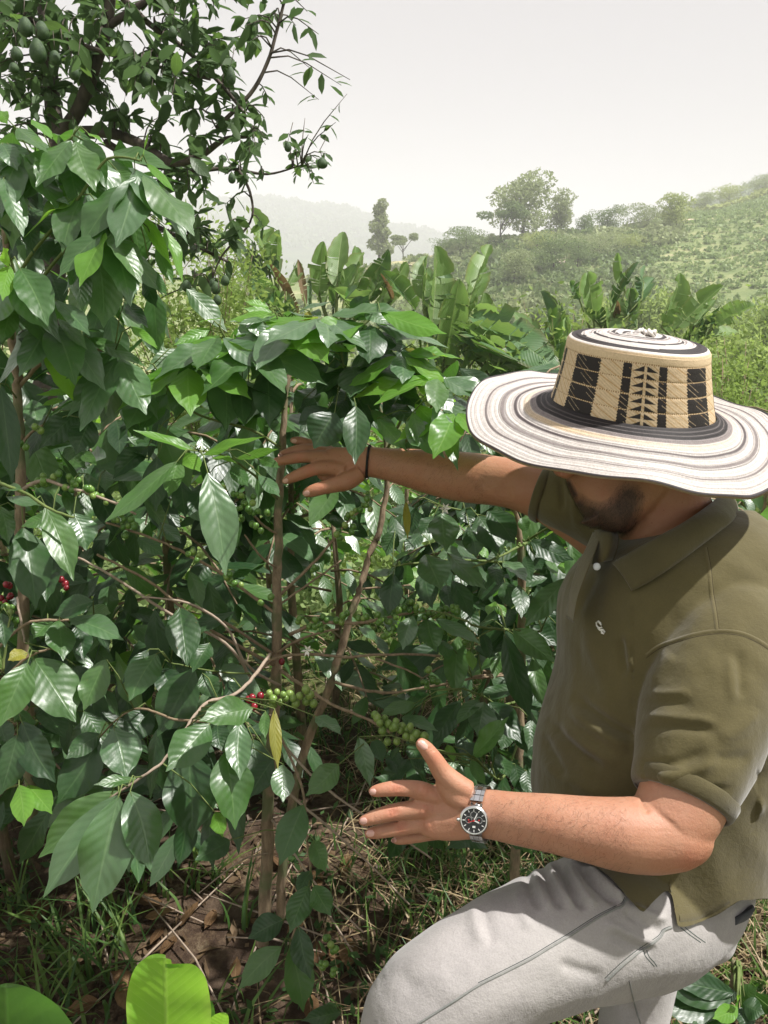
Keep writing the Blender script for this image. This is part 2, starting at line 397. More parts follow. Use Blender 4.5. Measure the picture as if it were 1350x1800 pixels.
def crown_points(blobs, n, rg, shell=0.55):
    """points in the outer part of several ellipsoids (cx,cy,cz,rx,ry,rz)"""
    wts = np.array([b[3]*b[4]*b[5] for b in blobs])**(2/3); wts /= wts.sum(); out = []
    for b, k in zip(blobs, rg.multinomial(n, wts)):
        d = rg.normal(0, 1, (k, 3)); d /= np.linalg.norm(d, axis=1, keepdims=True)
        rr = shell + (1-shell)*rg.uniform(0, 1, k)**0.5; rr *= 1 + 0.18*np.sin(d[:, 0]*7+b[0]*3)*np.cos(d[:, 2]*6)
        out.append(np.array(b[:3]) + d*rr[:, None]*np.array(b[3:6]))
    return np.concatenate(out)
def make_tree(name, px, r, h, wdt, mat, kind, label, group, nf=1500, lean=0.0, cat='tree'):
    x, y = azr(px, r); z = gz(x, y)
    root = empty(name, (x, y, z), label, cat, group)
    R0 = np.random.RandomState(int(px*7+r)); blobs = []
    if kind == 'tall':   # narrow, stacked clumps
        for k in range(9):
            q = k/8; blobs.append((R0.normal(0, wdt*0.16), R0.normal(0, wdt*0.16), h*(0.28+0.66*q), wdt*(0.52-0.28*q)*R0.uniform(.8,1.2), wdt*(0.5-0.25*q), h*0.10))
    elif kind == 'umbrella':
        for k in range(8): blobs.append((R0.uniform(-.9, .9)*wdt, R0.uniform(-.6, .6)*wdt, h*R0.uniform(0.72, 0.95), wdt*0.42, wdt*0.42, h*0.09))
    else:
        for k in range(16):
            a = R0.uniform(0, 6.28); q = R0.uniform(0, 0.75)
            blobs.append((math.cos(a)*wdt*q, math.sin(a)*wdt*q, h*R0.uniform(0.26, 0.86), wdt*R0.uniform(.32,.52), wdt*R0.uniform(.32,.52), h*R0.uniform(.11,.18)))
    C = crown_points(blobs, nf, R0, 0.5); V, Fc = scatter_faces(C + np.array([x, y, z]), h*0.026, R0, 0.3)
    link('crown', mesh_from('crown', V, Fc, FM[mat], smooth=False), root).location = -Vector((x, y, z))
    b = MB(); b.tube([(x, y, z-0.5), (x+lean*h*.2, y, z+h*0.3), (x+lean*h*.3, y, z+h*0.75)], [h*0.024, h*0.018, h*0.006], 6)
    for k in range(7):
        q = blobs[k % len(blobs)]; s = R0.uniform(0.25, 0.5)
        b.tube([(x, y, z+h*s), (x+q[0]*.5, y+q[1]*.5, z+(h*s+q[2])*.5), (x+q[0], y+q[1], z+q[2])], [h*0.010, h*0.007, h*0.003], 5)
    link('trunk', b.mesh('trunk', M['barkd']), root).location = -Vector((x, y, z))
    return root
G1 = 'trees along the far ridge'
def wh(px_h, r): return px_h*r/F
trees = [ # name, px, r, height px, half width px, material, kind, label
 ('eucalyptus_tree', 667, 170, 92, 27, 'grey', 'tall', 'tall narrow grey-green tree standing alone above the banana leaves on the valley edge'),
 ('acacia_tree', 707, 165, 42, 16, 'grey', 'umbrella', 'small flat-topped tree just right of the tall narrow tree on the valley edge'),
 ('ridge_tree', 905, 158, 104, 50, 'grey', 'round', 'largest broad pale tree on the ridge left of the hat'),
 ('umbrella_tree', 868, 150, 62, 28, 'dark', 'umbrella', 'dark spreading tree leaning out at the left foot of the largest ridge tree'),
 ('ridge_tree', 812, 145, 44, 40, 'dark', 'round', 'low dark green tree at the left end of the ridge clump'),
 ('ridge_tree', 775, 150, 26, 22, 'dark', 'round', 'small dark bushy tree at the far left tip of the ridge'),
 ('ridge_tree', 968, 165, 68, 24, 'grey', 'round', 'slim pale tree immediately right of the largest ridge tree'),
 ('ridge_tree', 1008, 160, 34, 16, 'dark', 'round', 'short round dark tree between the slim pale tree and the wider rounded dark one'),
 ('ridge_tree', 1045, 170, 42, 28, 'dark', 'round', 'rounded dark tree on the skyline above the middle of the ridge'),
 ('ridge_tree', 1105, 165, 40, 30, 'grey', 'round', 'low grey-green tree at the left end of the bare earth track'),
 ('lime_tree', 1158, 160, 52, 25, 'lime', 'round', 'yellow-green airy tree beside the bare earth track'),
 ('ridge_tree', 1346, 150, 46, 20, 'dark', 'round', 'dark tree cut by the right edge of the picture on the skyline'),
 ('hillside_tree', 1035, 135, 38, 44, 'grey', 'round', 'wide pale green tree on the slope below the rounded dark skyline tree'),
 ('hillside_tree', 960, 120, 62, 36, 'dark', 'round', 'dark round tree lowest on the slope above the hat crown'),
 ('hillside_tree', 895, 112, 58, 34, 'grey', 'round', 'grey-green tree low on the slope above the bright folded banana leaf'),
 ('hillside_tree', 1000, 128, 40, 30, 'dark', 'round', 'dark tree halfway up the slope between two paler trees'),
 ('hillside_tree', 930, 140, 36, 30, 'lime', 'round', 'light green tree right under the largest ridge tree'),
 ('hillside_tree', 850, 128, 30, 24, 'dark', 'round', 'dark bush-like tree on the slope above the upright banana leaves'),
 ('hillside_tree', 1085, 140, 30, 26, 'lime', 'round', 'yellowish tree under the left half of the bare track'),
 ('skyline_tree', 1240, 255, 34, 26, 'lime', 'round', 'pale yellow-green tree on the skyline above the coffee rows'),
 ('skyline_tree', 1298, 258, 30, 30, 'grey', 'round', 'pale grey-green tree on the skyline toward the right edge'),
 ('skyline_tree', 1200, 240, 30, 22, 'grey', 'round', 'hazy grey tree on the skyline just right of the yellow-green one by the track'),
]
for nm, px, r, hp, wp, mt, kd, lb in trees:
    make_tree(nm, px, r, wh(hp, r)*1.15, wh(wp, r)*1.25, mt, kd, lb, None, 3600)

# far woods, hillside scrub and the coffee rows of the far field: masses nobody could count
def scrub(name, mat, pts, size, nper, fsz, seed, asp=0.6, hz=0.8):
    R0 = np.random.RandomState(seed); C = []
    for x, y in pts:
        z = gz(x, y); s = size*R0.uniform(0.6, 1.35); d = R0.normal(0, 1, (nper, 3)); d /= np.linalg.norm(d, axis=1, keepdims=True)
        d[:, 2] = np.abs(d[:, 2])*hz; C.append(np.array([x, y, z]) + d*s*R0.uniform(0.7, 1, (nper, 1)))
    V, Fc = scatter_faces(np.concatenate(C), fsz, R0, 0.2, asp)
    return tag(link(name, mesh_from(name, V, Fc, FM[mat], smooth=False)), kind='stuff')
R1 = np.random.RandomState(5)
rows = []
for rr in np.arange(84, 262, 2.6):
    lo = 985 if rr > 150 else (1010 if rr > 120 else 1060)
    for pp in np.arange(lo + (rr*7) % 9, 2100, 2.3*F/rr/1.25):
        if R1.uniform() < 0.9: rows.append(azr(pp + R1.normal(0, 5), rr + R1.normal(0, 0.9)))
o = scrub('coffee_field', 'coffee', rows, 0.85, 16, 0.36, 6)
o['label'] = 'rows of small dark green coffee bushes covering the sunlit far hillside'
def region(n, p0, p1, r0, r1, R0): return [azr(R0.uniform(p0, p1), R0.uniform(r0, r1)) for _ in range(n)]
scrub('hillside_scrub', 'dark', region(260, 720, 1130, 98, 150, R1), 1.7, 60, 0.42, 8)
scrub('hillside_scrub_pale', 'grey', region(260, 430, 1130, 88, 160, R1), 1.5, 60, 0.42, 9)
scrub('skyline_scrub', 'lime', region(260, 1130, 1420, 236, 262, R1), 2.4, 50, 0.6, 10)
scrub('valley_wood', 'dark', region(300, 300, 1450, 45, 92, R1), 2.2, 60, 0.5, 12)
scrub('ridge_scrub', 'grey', region(150, 780, 1160, 146, 168, R1), 2.2, 70, 0.5, 17)
scrub('ridge_scrub_dark', 'dark', region(60, 760, 1100, 140, 165, R1), 2.4, 70, 0.5, 18)
scrub('undergrowth', 'shrub', [azr(R1.uniform(-200, 1550), R1.uniform(3.8, 16)) for _ in range(1500)], .22, 34, .032, 19, .45, 1.0)
scrub('undergrowth_dark', 'coffee', [azr(R1.uniform(-200, 1550), R1.uniform(3.2, 18)) for _ in range(1500)], .26, 34, .036, 20, .45, 1.0)
scrub('slope_undergrowth', 'grey', region(900, -100, 1500, 16, 50, R1), .7, 44, .12, 22, .5, .9)
R2 = np.random.RandomState(8)
scrub('far_wood', 'dark', region(1600, -100, 800, 1150, 1650, R2), 11, 26, 3.4, 13, 0.8)
scrub('far_wood_on_right_hill', 'dark', region(700, 1130, 1460, 480, 740, R2), 6, 26, 1.9, 14, 0.8)

# bamboo clumps: feathery pale domes in the valley behind the hat
def bamboo(px, r, h, w_, label, seed):
    x, y = azr(px, r); z = gz(x, y); root = empty('bamboo_clump', (x, y, z), label, 'bamboo', 'bamboo clumps in the valley')
    R0 = np.random.RandomState(seed); b = MB(); C = []
    for k in range(34):
        a = R0.uniform(0, 6.28); q = R0.uniform(0.25, 1.0)*w_; hh = h*R0.uniform(0.72, 1.0)*(1.05-0.3*q/w_)
        pts = [Vector((x+math.cos(a)*q*t*t*1.0+math.cos(a)*0.2, y+math.sin(a)*q*t*t, z+hh*(t*1.25-0.33*t**3))) for t in (0, .25, .5, .75, .9, 1.0)]
        b.tube(pts, [0.05, 0.05, 0.04, 0.03, 0.02, 0.01], 5)
        for p in range(70):
            t = R0.uniform(0.3, 1.0); i = min(int(t*5), 4); f = t*5-i; c = pts[i].lerp(pts[i+1], f)
            C.append(np.array(c)+R0.normal(0, 1, 3)*np.array([.35, .35, .3]))
    V, Fc = scatter_faces(np.array(C), 0.26, R0, 0.6, 0.3)
    link('foliage', mesh_from('foliage', V, Fc, FM['bam'], smooth=False), root).location = -Vector((x, y, z))
    link('canes', b.mesh('canes', M['twigg']), root).location = -Vector((x, y, z))
for i, (px, r, top, w_, lb) in enumerate([
    (1130, 60, 478, 3.0, 'pale feathery bamboo clump behind the small banana leaves above the hat crown'),
    (1205, 56, 492, 3.2, 'tallest pale bamboo clump behind the bright upright banana leaf right of the hat crown'),
    (1290, 52, 505, 3.2, 'yellow-green bamboo dome above the drooping banana leaf at right'),
    (1350, 48, 492, 3.0, 'bamboo dome cut by the right edge of the picture'),
    (1330, 34, 560, 2.2, 'lower bamboo dome near the right edge behind the tangled shrub'),
    (1065, 66, 500, 2.4, 'small bamboo clump left of the others above the left side of the hat crown'),
    (1255, 40, 560, 2.0, 'low rounded bamboo clump in front of the taller ones beside the hat')]):
    x, y = azr(px, r); top_z = 1.6 + r*(432-top)/F*1.0; bamboo(px, r, top_z - gz(x, y), w_, lb, 40+i)

# ------------------------------------------------------------------ leaf shapes
def leaf_mesh(mat, seed, kind='coffee', nu=6, nv=20):
    R0 = np.random.RandomState(seed)
    arch = R0.uniform(0.03, 0.12); fold = R0.uniform(0.05, 0.16)*(1 if R0.uniform() < .8 else -0.4); wav = R0.uniform(0.02, 0.07); k1 = R0.uniform(13, 24); ph = R0.uniform(0, 6.28, 3)
    twist = R0.uniform(-0.5, 0.5); side = R0.uniform(-0.09, 0.09)
    if kind == 'avocado': wav *= 0.5; nu, nv = 2, 6
    if kind == 'far': nu, nv = 2, 5; wav *= .8
    V = []; uv = []
    for j in range(nv+1):
        t = j/nv
        if kind == 'broad': wd = (math.sin(math.pi*min(1, t**0.75))**0.55 if 0 < t < 1 else 0)
        elif kind == 'avocado': wd = math.sin(math.pi*t**0.95)**0.9
        else:
            wd = math.sin(math.pi*t**0.90)**0.98 if 0 < t < 1 else 0
            if t > 0.80: wd *= 1-0.38*math.sin((t-0.80)/0.20*math.pi)
        if kind == 'broad' and t > 0.88: wd *= 1
        cx = side*math.sin(math.pi*t); cz = arch*4*t*(1-t)*0.5
        tw = twist*(t-0.3)
        for i in range(nu+1):
            s = -1+2*i/nu; x = s*wd*0.5; z = abs(s)*wd*fold*0.5*1.2
            z += wav*abs(s)**1.7*math.sin(k1*t+ph[0]+(2.1 if s > 0 else 0))*0.5*(0.3+wd) + 0.09*math.sin(5.5*t+ph[2]+s)*wd*abs(s)
            xe = x*(1+0.018*math.sin(k1*1.6*t+ph[1])*abs(s))
            V.append((cx + xe*math.cos(tw), t, cz + z + xe*math.sin(tw)*0.5)); uv.append((0.5+s*0.5, t))
    Fc = [(j*(nu+1)+i, j*(nu+1)+i+1, (j+1)*(nu+1)+i+1, (j+1)*(nu+1)+i) for j in range(nv) for i in range(nu)]
    return mesh_from('leaf', V, Fc, mat, uv=uv)
LM = {k: [leaf_mesh(M[k], 100+i) for i in range(14)] for k in 'dmgly'}
LM['dead'] = [leaf_mesh(M['dead'], 300+i) for i in range(4)]
LF = {k: [leaf_mesh(M[k], 200+i, 'far') for i in range(5)] for k in 'dmgly'}
LA = {k: [leaf_mesh(M[k], 400+i, 'avocado') for i in range(5)] for k in ('avo', 'avol')}
FRUIT_B = MB().ball((0,0,0), (1,1,1.12), 10, 7)
BM = {k: FRUIT_B.mesh('coffee_cherry', M[k]) for k in ('berry', 'berryl', 'berryr')}

def leaf(parent, meshes, base, tip, width, nrm=None, name='leaf', rnd=0.35, zs=None):
    """a leaf from base to tip; nrm the way its upper face looks"""
    base = Vector(base); tip = Vector(tip); y = tip-base; ln = y.length; y.normalize()
    if nrm is None:
        v = (CAM-base).normalized(); nrm = v*0.75 + Vector((0, 0, 1))*0.85
    n = Vector(nrm) + Vector((random.gauss(0, rnd), random.gauss(0, rnd), random.gauss(0, rnd)*0.7))
    z = n - y*n.dot(y)
    if z.length < 1e-3: z = Vector((0, 0, 1)).cross(y)
    z.normalize(); x = y.cross(z)
    o = bpy.data.objects.new(name, random.choice(meshes)); COL.objects.link(o)
    s = random.choice((-1, 1)); o.parent = parent
    Mx = Matrix((( x.x*width*s, y.x*ln, z.x*(zs or width*1.3), 0), (x.y*width*s, y.y*ln, z.y*(zs or width*1.3), 0), (x.z*width*s, y.z*ln, z.z*(zs or width*1.3), 0), (0, 0, 0, 1)))
    Mx.translation = base - (Vector(parent.location) if parent else Vector())
    o.matrix_local = Mx
    return o
def cherry(parent, c, r, kind='berry'):
    o = bpy.data.objects.new('coffee_cherry', BM[kind]); COL.objects.link(o); o.parent = parent
    o.location = Vector(c) - Vector(parent.location); o.scale = (r, r, r); o.rotation_euler = (U(-.5,.5), U(-.5,.5), U(0,6)); return o

# ------------------------------------------------------------------ banana plants
def banana_mesh(mat, seed, torn=0.4, fold=0.6, nv=22):
    R0 = np.random.RandomState(seed); V = []; uv = []; Fc = []; nu = 3; off = 0
    arch = R0.uniform(0.04, 0.14)
    for s in (-1, 1):      # each half blade, cut by a few tears into strips
        cuts = set(int(c) for c in R0.uniform(3, nv-2, int(2+torn*7)))
        drop = 0; row_prev = None; gap = 0
        for j in range(nv+1):
            t = j/nv; wd = min(1, (math.sin(math.pi*t**0.88)**0.62 if 0 < t < 1 else 0))
            if j in cuts and row_prev is not None: drop = R0.uniform(-0.35, 0.45)*torn; redo = True
            else: redo = False
            f = fold + drop; row = []
            if redo:   # a tear: the next strip starts at the same place but hangs differently
                row_prev = []
                for i in range(nu+1):
                    q = i/nu; rr = q*wd*0.5; a = f*(0.5+0.7*q)
                    V.append((s*rr*math.cos(a), t - 0.96/nv*(1-0.25*q), arch*4*t*(1-t) + rr*math.sin(a))); uv.append((0.5+s*q*0.5, t)); row_prev.append(len(V)-1)
            for i in range(nu+1):
                q = i/nu; rr = q*wd*0.5; a = f*(0.5+0.7*q)
                V.append((s*rr*math.cos(a), t + 0.01*drop, arch*4*t*(1-t) + rr*math.sin(a) + 0.02*math.sin(31*t+s)*q + 0.012*math.sin(74*t)*q)); uv.append((0.5+s*q*0.5, t)); row.append(len(V)-1)
            if row_prev is not None:
                for i in range(nu): Fc.append((row_prev[i], row_prev[i+1], row[i+1], row[i]) if s > 0 else (row_prev[i+1], row_prev[i], row[i], row[i+1]))
            else:
                if j < nv and j in cuts:   # restart the strip at the tear
                    pass
            row_prev = row
    return mesh_from('leaf', V, Fc, mat, uv=uv)
BN = {k: [banana_mesh(M[k], 60+i, torn=U(0.5, 1.3), fold=U(0.3, 1.15)) for i in range(6)] for k in ('ban', 'band', 'banb')}
def banana(base_px, depth, leaves, label, ox=420, oy=300, s=1.4516):
    bp = P(base_px[0], base_px[1], depth); g = gz(bp.x, bp.y); root = empty('banana_plant', (bp.x, bp.y, g), label, 'banana plant', 'banana plants beyond the coffee bushes')
    H = bp.z
    st = MB().tube([(bp.x, bp.y, g-0.1), (bp.x+.03, bp.y, (g+H)/2), (bp.x, bp.y, H)], [0.14, 0.12, 0.07], 9)
    link('pseudostem', st.mesh('pseudostem', M['twigg']), root).location = -Vector(root.location)
    pm = MB(); extra = []
    for (bx, by, tx, ty, wd, k, dd) in leaves[:6]:
        j_ = U(-45, 45); extra.append((bx+j_, by+U(10, 40), tx+j_*1.5+U(-25, 25), ty+U(20, 70), wd*U(.8, 1.1), random.choice(('ban', 'band', 'ban')), dd+U(.2, .8)))
    for (bx, by, tx, ty, wd, k, dd) in leaves+extra:
        b = P(ox+bx/s, oy+by/s, depth+U(-.3, .3)); t = P(ox+tx/s, oy+ty/s, depth+dd)
        ln = (t-b).length; wv = wd/s*depth/F*1.3
        v = (CAM-b).normalized()
        o = leaf(root, BN[k], b, t, wv*1.35, v*0.9+Vector((U(-.6,.6), 0, 0.5)), rnd=0.25)
        pm.tube([(bp.x, bp.y, H-0.1), tuple((Vector((bp.x, bp.y, H))*.5+b*.5)+Vector((0,0,-0.05))), tuple(b), tuple(b.lerp(t, 0.5))], [0.035, 0.025, 0.018, 0.008], 6)
    link('midrib', pm.mesh('midrib', M['twigg']), root).location = -Vector(root.location)
banana((500, 590), 11, [(75,250,30,95,40,'ban',.3),(100,275,102,150,42,'ban',0),(125,370,5,240,36,'band',-.6),(150,370,75,235,20,'banb',-.4),(60,300,0,200,36,'band',.4),(170,345,150,225,12,'banb',.2),(120,300,150,230,26,'ban',.3),(140,380,40,330,40,'band',-1)], 'banana plant with brown-edged striped leaves, leftmost of the row, beside the avocado tree')
banana((590, 600), 11.5, [(205,320,215,180,40,'ban',0),(250,300,265,155,38,'ban',.2),(280,330,320,210,44,'ban',.3),(305,335,382,200,44,'band',-.2),(240,350,300,240,40,'band',-.5),(330,330,385,235,28,'ban',0),(450,355,365,255,34,'band',-.6),(390,330,360,260,14,'banb',-.3),(300,370,240,300,40,'ban',-.8)], 'banana plant with several broad upright pale leaves behind the centre of the coffee canopy')
banana((775, 640), 9.5, [(492,400,500,190,54,'ban',0),(520,500,562,275,58,'ban',-.6),(585,340,640,188,40,'ban',.3),(550,420,520,250,40,'band',.2),(600,400,625,310,34,'ban',0),(470,330,480,215,36,'ban',.3),(580,420,520,330,40,'ban',.3)], 'banana plant with the tallest bright folded leaves in the middle of the row')
banana((880, 660), 9, [(590,372,818,512,74,'band',-.6),(560,420,720,490,60,'band',-.8),(815,490,770,308,48,'band',.2),(825,480,792,325,26,'ban',.1),(700,430,600,350,50,'ban',.3),(640,560,740,500,46,'band',-.4),(720,470,640,520,44,'ban',-.5),(610,470,560,540,44,'band',-.5),(690,500,650,450,30,'banb',-.4),(760,440,700,360,34,'ban',.3)], 'banana plant with one long dark torn leaf drooping toward the hat')
banana((1050, 600), 13, [(905,385,890,258,48,'ban',0),(870,330,845,282,28,'band',.2),(955,345,1020,233,38,'band',0),(985,310,966,208,22,'ban',.3),(1002,390,998,300,32,'ban',0),(940,390,965,330,18,'banb',-.3),(925,400,880,350,30,'band',-.3)], 'banana plant with a browned tip right behind the left side of the hat crown')
banana((1215, 610), 12, [(1078,400,1125,260,40,'ban',0),(1110,410,1235,293,38,'ban',-.3),(1215,395,1320,342,34,'ban',-.4),(1150,420,1240,350,34,'band',.3),(1160,400,1215,330,24,'ban',.2)], 'banana plant with one bright upright leaf right of the hat crown')
# ------------------------------------------------------------------ avocado tree
def avocado():
    D = 4.2; bp = P(70, 900, 4.3); g = gz(bp.x, bp.y)
    root = empty('avocado_tree', (bp.x, bp.y, g), 'large dark avocado tree hung with green fruit rising behind the upper left coffee plant', 'tree')
    tr = MB(); limbs = []
    def limb(pts, r):
        q = catmull(pts, 6); w_ = [P(*p) for p in q]; limbs.append(w_)
        tr.tube(w_, [r[0]+(r[1]-r[0])*i/(len(w_)-1) for i in range(len(w_))], 8)
    limb([(60,900,4.3),(85,600,4.3),(100,380,4.25),(105,255,4.2)], (0.0748,0.0578))
    limb([(104,262,4.2),(92,180,4.2),(85,90,4.15),(70,-60,4.1)], (0.0476,0.0340))
    limb([(100,248,4.2),(140,190,4.1),(165,120,4.0),(187,50,3.95),(200,-60,3.9)], (0.0408,0.0238))
    limb([(110,236,4.2),(180,232,4.1),(240,250,4.0),(300,285,3.9),(350,275,3.85),(395,245,3.8),(440,240,3.8)], (0.0340,0.0082))
    limb([(185,250,4.2),(250,285,4.2),(330,300,4.3),(400,296,4.4),(470,306,4.5),(530,290,4.5)], (0.0204,0.0034))
    limb([(380,225,3.9),(440,165,3.9),(470,110,3.9),(485,60,3.9),(500,0,3.9),(510,-60,3.9)], (0.0109,0.0068))
    limb([(200,-20,3.9),(260,40,3.9),(330,90,3.9),(390,150,3.9),(430,200,3.9)], (0.0170,0.0068))
    limb([(60,40,4.0),(120,70,3.8),(210,100,3.7),(290,120,3.7),(370,140,3.7)], (0.0150,0.0054))
    limb([(105,300,4.2),(180,350,4.2),(260,390,4.3),(340,430,4.4),(400,460,4.4)], (0.0204,0.0068))
    limb([(420,300,4.2),(440,340,4.2),(440,390,4.2),(390,450,4.2),(370,500,4.2)], (0.0082,0.0041))
    limb([(185,50,3.95),(280,-10,3.9),(380,-40,3.9),(450,-60,3.8)], (0.0204,0.0068))
    o = link('trunk', tr.mesh('trunk', M['barkd']), root); o.location = -Vector(root.location)
    lp = [p for l in limbs[1:] for p in l]
    lpx = np.stack(proj(np.array([tuple(p) for p in lp])), -1)
    tw = MB(); spots = []
    R0 = np.random.RandomState(21)
    def dens(x, y):
        edge = 520 if y < 60 else (530 if y < 200 else 575)
        if y > 330: edge = 575-(y-330)*1.2
        d = 1.0 if x < 360 else max(0.05, 1-(x-360)/(edge-330.0))
        if x > edge: d = 0
        if 400 < x < edge and 195 < y < 345: d = max(d, .6)
        if x > 420 and 60 < y < 190: d *= 0.35
        if x < 330 and y > 250: d *= 0.35
        if x < 330 and 190 < y < 260: d *= 0.6
        return d
    cl = []
    while len(cl) < 330:
        x, y = R0.uniform(-40, 600), R0.uniform(-60, 560)
        if x > 300 and y > 330 and x > 470: continue
        if R0.uniform() < dens(x, y): cl.append((x, y))
    cl += [(600,150),(560,175),(615,140),(545,120),(590,215),(575,270),(560,60),(520,45),(540,20),(610,165),(400,470),(380,440),(350,400),(360,350)]
    for x, y in cl:
        j = int(np.argmin((lpx[:, 0]-x)**2+(lpx[:, 1]-y)**2)); a = Vector(lp[j]); d = lpx[j, 2]+R0.uniform(-.5, .5)
        b = P(x, y, d); mid = a.lerp(b, 0.5)+Vector((0, 0, 0.04)); pts = [a, a.lerp(mid, .5)+Vector((0,0,.02)), mid, mid.lerp(b, .5), b]
        tw.tube(pts, [0.0045, 0.0036, 0.003, 0.0022, 0.0014], 5)
        far = x > 440
        for k in range(R0.randint(3, 6) if far else R0.randint(5, 9)):
            f = R0.uniform(0.45, 1.0); i = min(int(f*4), 3); c = pts[i].lerp(pts[i+1], f*4-i)
            dr = Vector((R0.normal(0, .8), R0.normal(0, .8), R0.normal(-0.35, 0.6))).normalized(); ln = R0.uniform(0.075, 0.135)*(0.75 if far else 1)
            spots.append((c, c+dr*ln, ln*R0.uniform(.36, .5), Vector((R0.normal(0,.5), R0.normal(0,.5), 1)), 'avol' if R0.uniform() < (0.10 if not far else .03) else 'avo'))
    o = link('twig', tw.mesh('twig', M['barkd']), root); o.location = -Vector(root.location)
    random.shuffle(spots)
    for s_ in spots[:300]: leaf(root, LA[s_[4]], s_[0], s_[1], s_[2], s_[3])
    b = MB()
    for c, t, wd, n, k in spots[300:]:
        y = (t-c); ln = y.length; y.normalize(); z = (n-y*n.dot(y)).normalized(); x = y.cross(z)
        V = [c, c+y*ln*.3+x*wd*.42+z*wd*.12, c+y*ln*.3-x*wd*.42+z*wd*.12, c+y*ln*.7+x*wd*.36+z*wd*.1, c+y*ln*.7-x*wd*.36+z*wd*.1, t-z*wd*.1, c+y*ln*.32+z*wd*.02, c+y*ln*.7]
        b.add(V, [(0,1,6),(0,6,2),(1,3,7,6),(6,7,4,2),(3,5,7),(7,5,4)])
    o = link('foliage', b.mesh('foliage', M['avo_mass']), root); o.location = -Vector(root.location); o['kind'] = 'stuff'
    st = MB()
    for x, y, rx, ry in [(95,100,26,34),(155,115,26,34),(140,190,30,44),(62,200,22,26),(52,252,18,20),(545,292,28,32),(660,335,22,30),(856,282,18,32),(462,402,17,22),(1068,545,13,18),(1195,605,20,20),
                         (692,1060,18,22),(800,1068,18,24),(835,1040,16,20),(714,1085,16,18),(806,1112,15,20),(790,1050,14,18),(205,215,22,26),(275,270,20,26),(640,120,16,22),(860,660,14,20)]:
        px, py = x/2.11, y/2.11; d = 3.45; c = P(px, py, d); k = d/F/2.11
        f = MB(); f.ball(c, (rx*k, rx*k, ry*k), 14, 10)
        V = [Vector(v) for v in f.V]; V = [Vector((c.x+(v.x-c.x)*(1-0.22*(v.z-c.z)/(ry*k)), c.y+(v.y-c.y)*(1-0.22*(v.z-c.z)/(ry*k)), v.z)) for v in V]
        o = link('fruit', mesh_from('fruit', V, f.F, M['avofruit']), root); o.location = -Vector(root.location)
        st.tube([c+Vector((0,0,ry*k*.95)), c+Vector((U(-.02,.02), 0, ry*k+0.03)), c+Vector((U(-.03,.03), .04, ry*k+0.08))], 0.0018, 5)
    o = link('fruit_stalk', st.mesh('fruit_stalk', M['barkd']), root); o['kind'] = 'stuff'; o.location = -Vector(root.location)
M['avo_mass'] = foliage_mat('avocado_foliage_mass', (0.026,0.060,0.018), (0.085,0.145,0.05), 0.38)
avocado()

# ------------------------------------------------------------------ coffee plants near the camera
def stick(root, name, pts, rad, mat, n=7, per=5, nodes=True):
    q = catmull(pts, per); w_ = [P(*p[:3]) for p in q]; m = len(w_)
    rr = []
    for i in range(m):
        t = i/(m-1); r = rad[0]+(rad[1]-rad[0])*t
        if nodes: r *= 1+0.09*(1 if i % 4 == 0 else 0)
        rr.append(r)
    w_ = [p+Vector((U(-1,1), U(-1,1), U(-1,1)))*rad[1]*0.5 for p in w_]
    b = MB(); b.tube(w_, rr, n)
    o = link(name, b.mesh(name, M[mat]), root); o.location = -Vector(root.location); return w_
def traced(root, lst, ox, oy, s, depth, twigs):
    for q in lst:
        bx, by, tx, ty, wd, k = q[:6]; d = depth + (q[6] if len(q) > 6 else 0) + U(-.03, .03)
        x0, y0 = ox+bx/s, oy+by/s; x1, y1 = ox+tx/s, oy+ty/s
        dt = d - 0.04 + U(-.03, .03)
        b = P(x0, y0, d); t = P(x1, y1, dt)
        v = (CAM-b).normalized(); up = 0.6 if k in 'dm' else .8
        nr = v*U(.7, .95) + Vector((0, 0, up)) + Vector((U(-.25, .25) if k != 'g' else U(.1, .4), 0, 0))
        if k == 'l': nr = v*U(.5, .9)+Vector((U(-.4,.4), U(-.1,.3), .8))
        leaf(root, LM[k], b, t, wd/s*d/F*1.08, nr, rnd=0.16)
        twigs.append((b, (t-b).normalized()))
def twig_up(root, twigs, lines, mat='twigg'):
    """short stalks that join each traced leaf to the nearest branch point"""
    b = MB(); pts = [p for l in lines for p in l]
    for p, d in twigs:
        j = min(range(len(pts)), key=lambda i: (pts[i]-p).length); a = pts[j]
        if (a-p).length < 0.32:
            m = a.lerp(p, .55)+Vector((0, 0, 0.012)); b.tube([a, m, p, p+d*0.008], [0.0014, 0.0011, 0.0009, 0.0006], 5)
        else: b.tube([p-d*0.03+Vector((0,0,-.01)), p-d*0.012, p, p+d*0.01], [0.001, 0.001, 0.0009, 0.0006], 5)
    if b.V: o = link('leaf_stalk', b.mesh('leaf_stalk', M[mat]), root); o.location = -Vector(root.location); o['kind'] = 'stuff'
def fill(root, n, box, drange, kinds, size=(0.09, 0.15), far=False, keep=None):
    LMx = LF if far else LM
    for _ in range(n):
        for _t in range(20):
            x, y = U(box[0], box[2]), U(box[1], box[3])
            if keep is None or keep(x, y): break
        d = U(*drange); b = P(x, y, d); ln = U(*size)
        dr = Vector((random.gauss(0, .55), random.gauss(-.15, .5), random.gauss(-0.6, .45))).normalized()
        leaf(root, LMx[random.choice(kinds)], b, b+dr*ln, ln*U(.34, .42), Vector((random.gauss(0,.4), random.gauss(-.35,.4), 1)), rnd=.2)
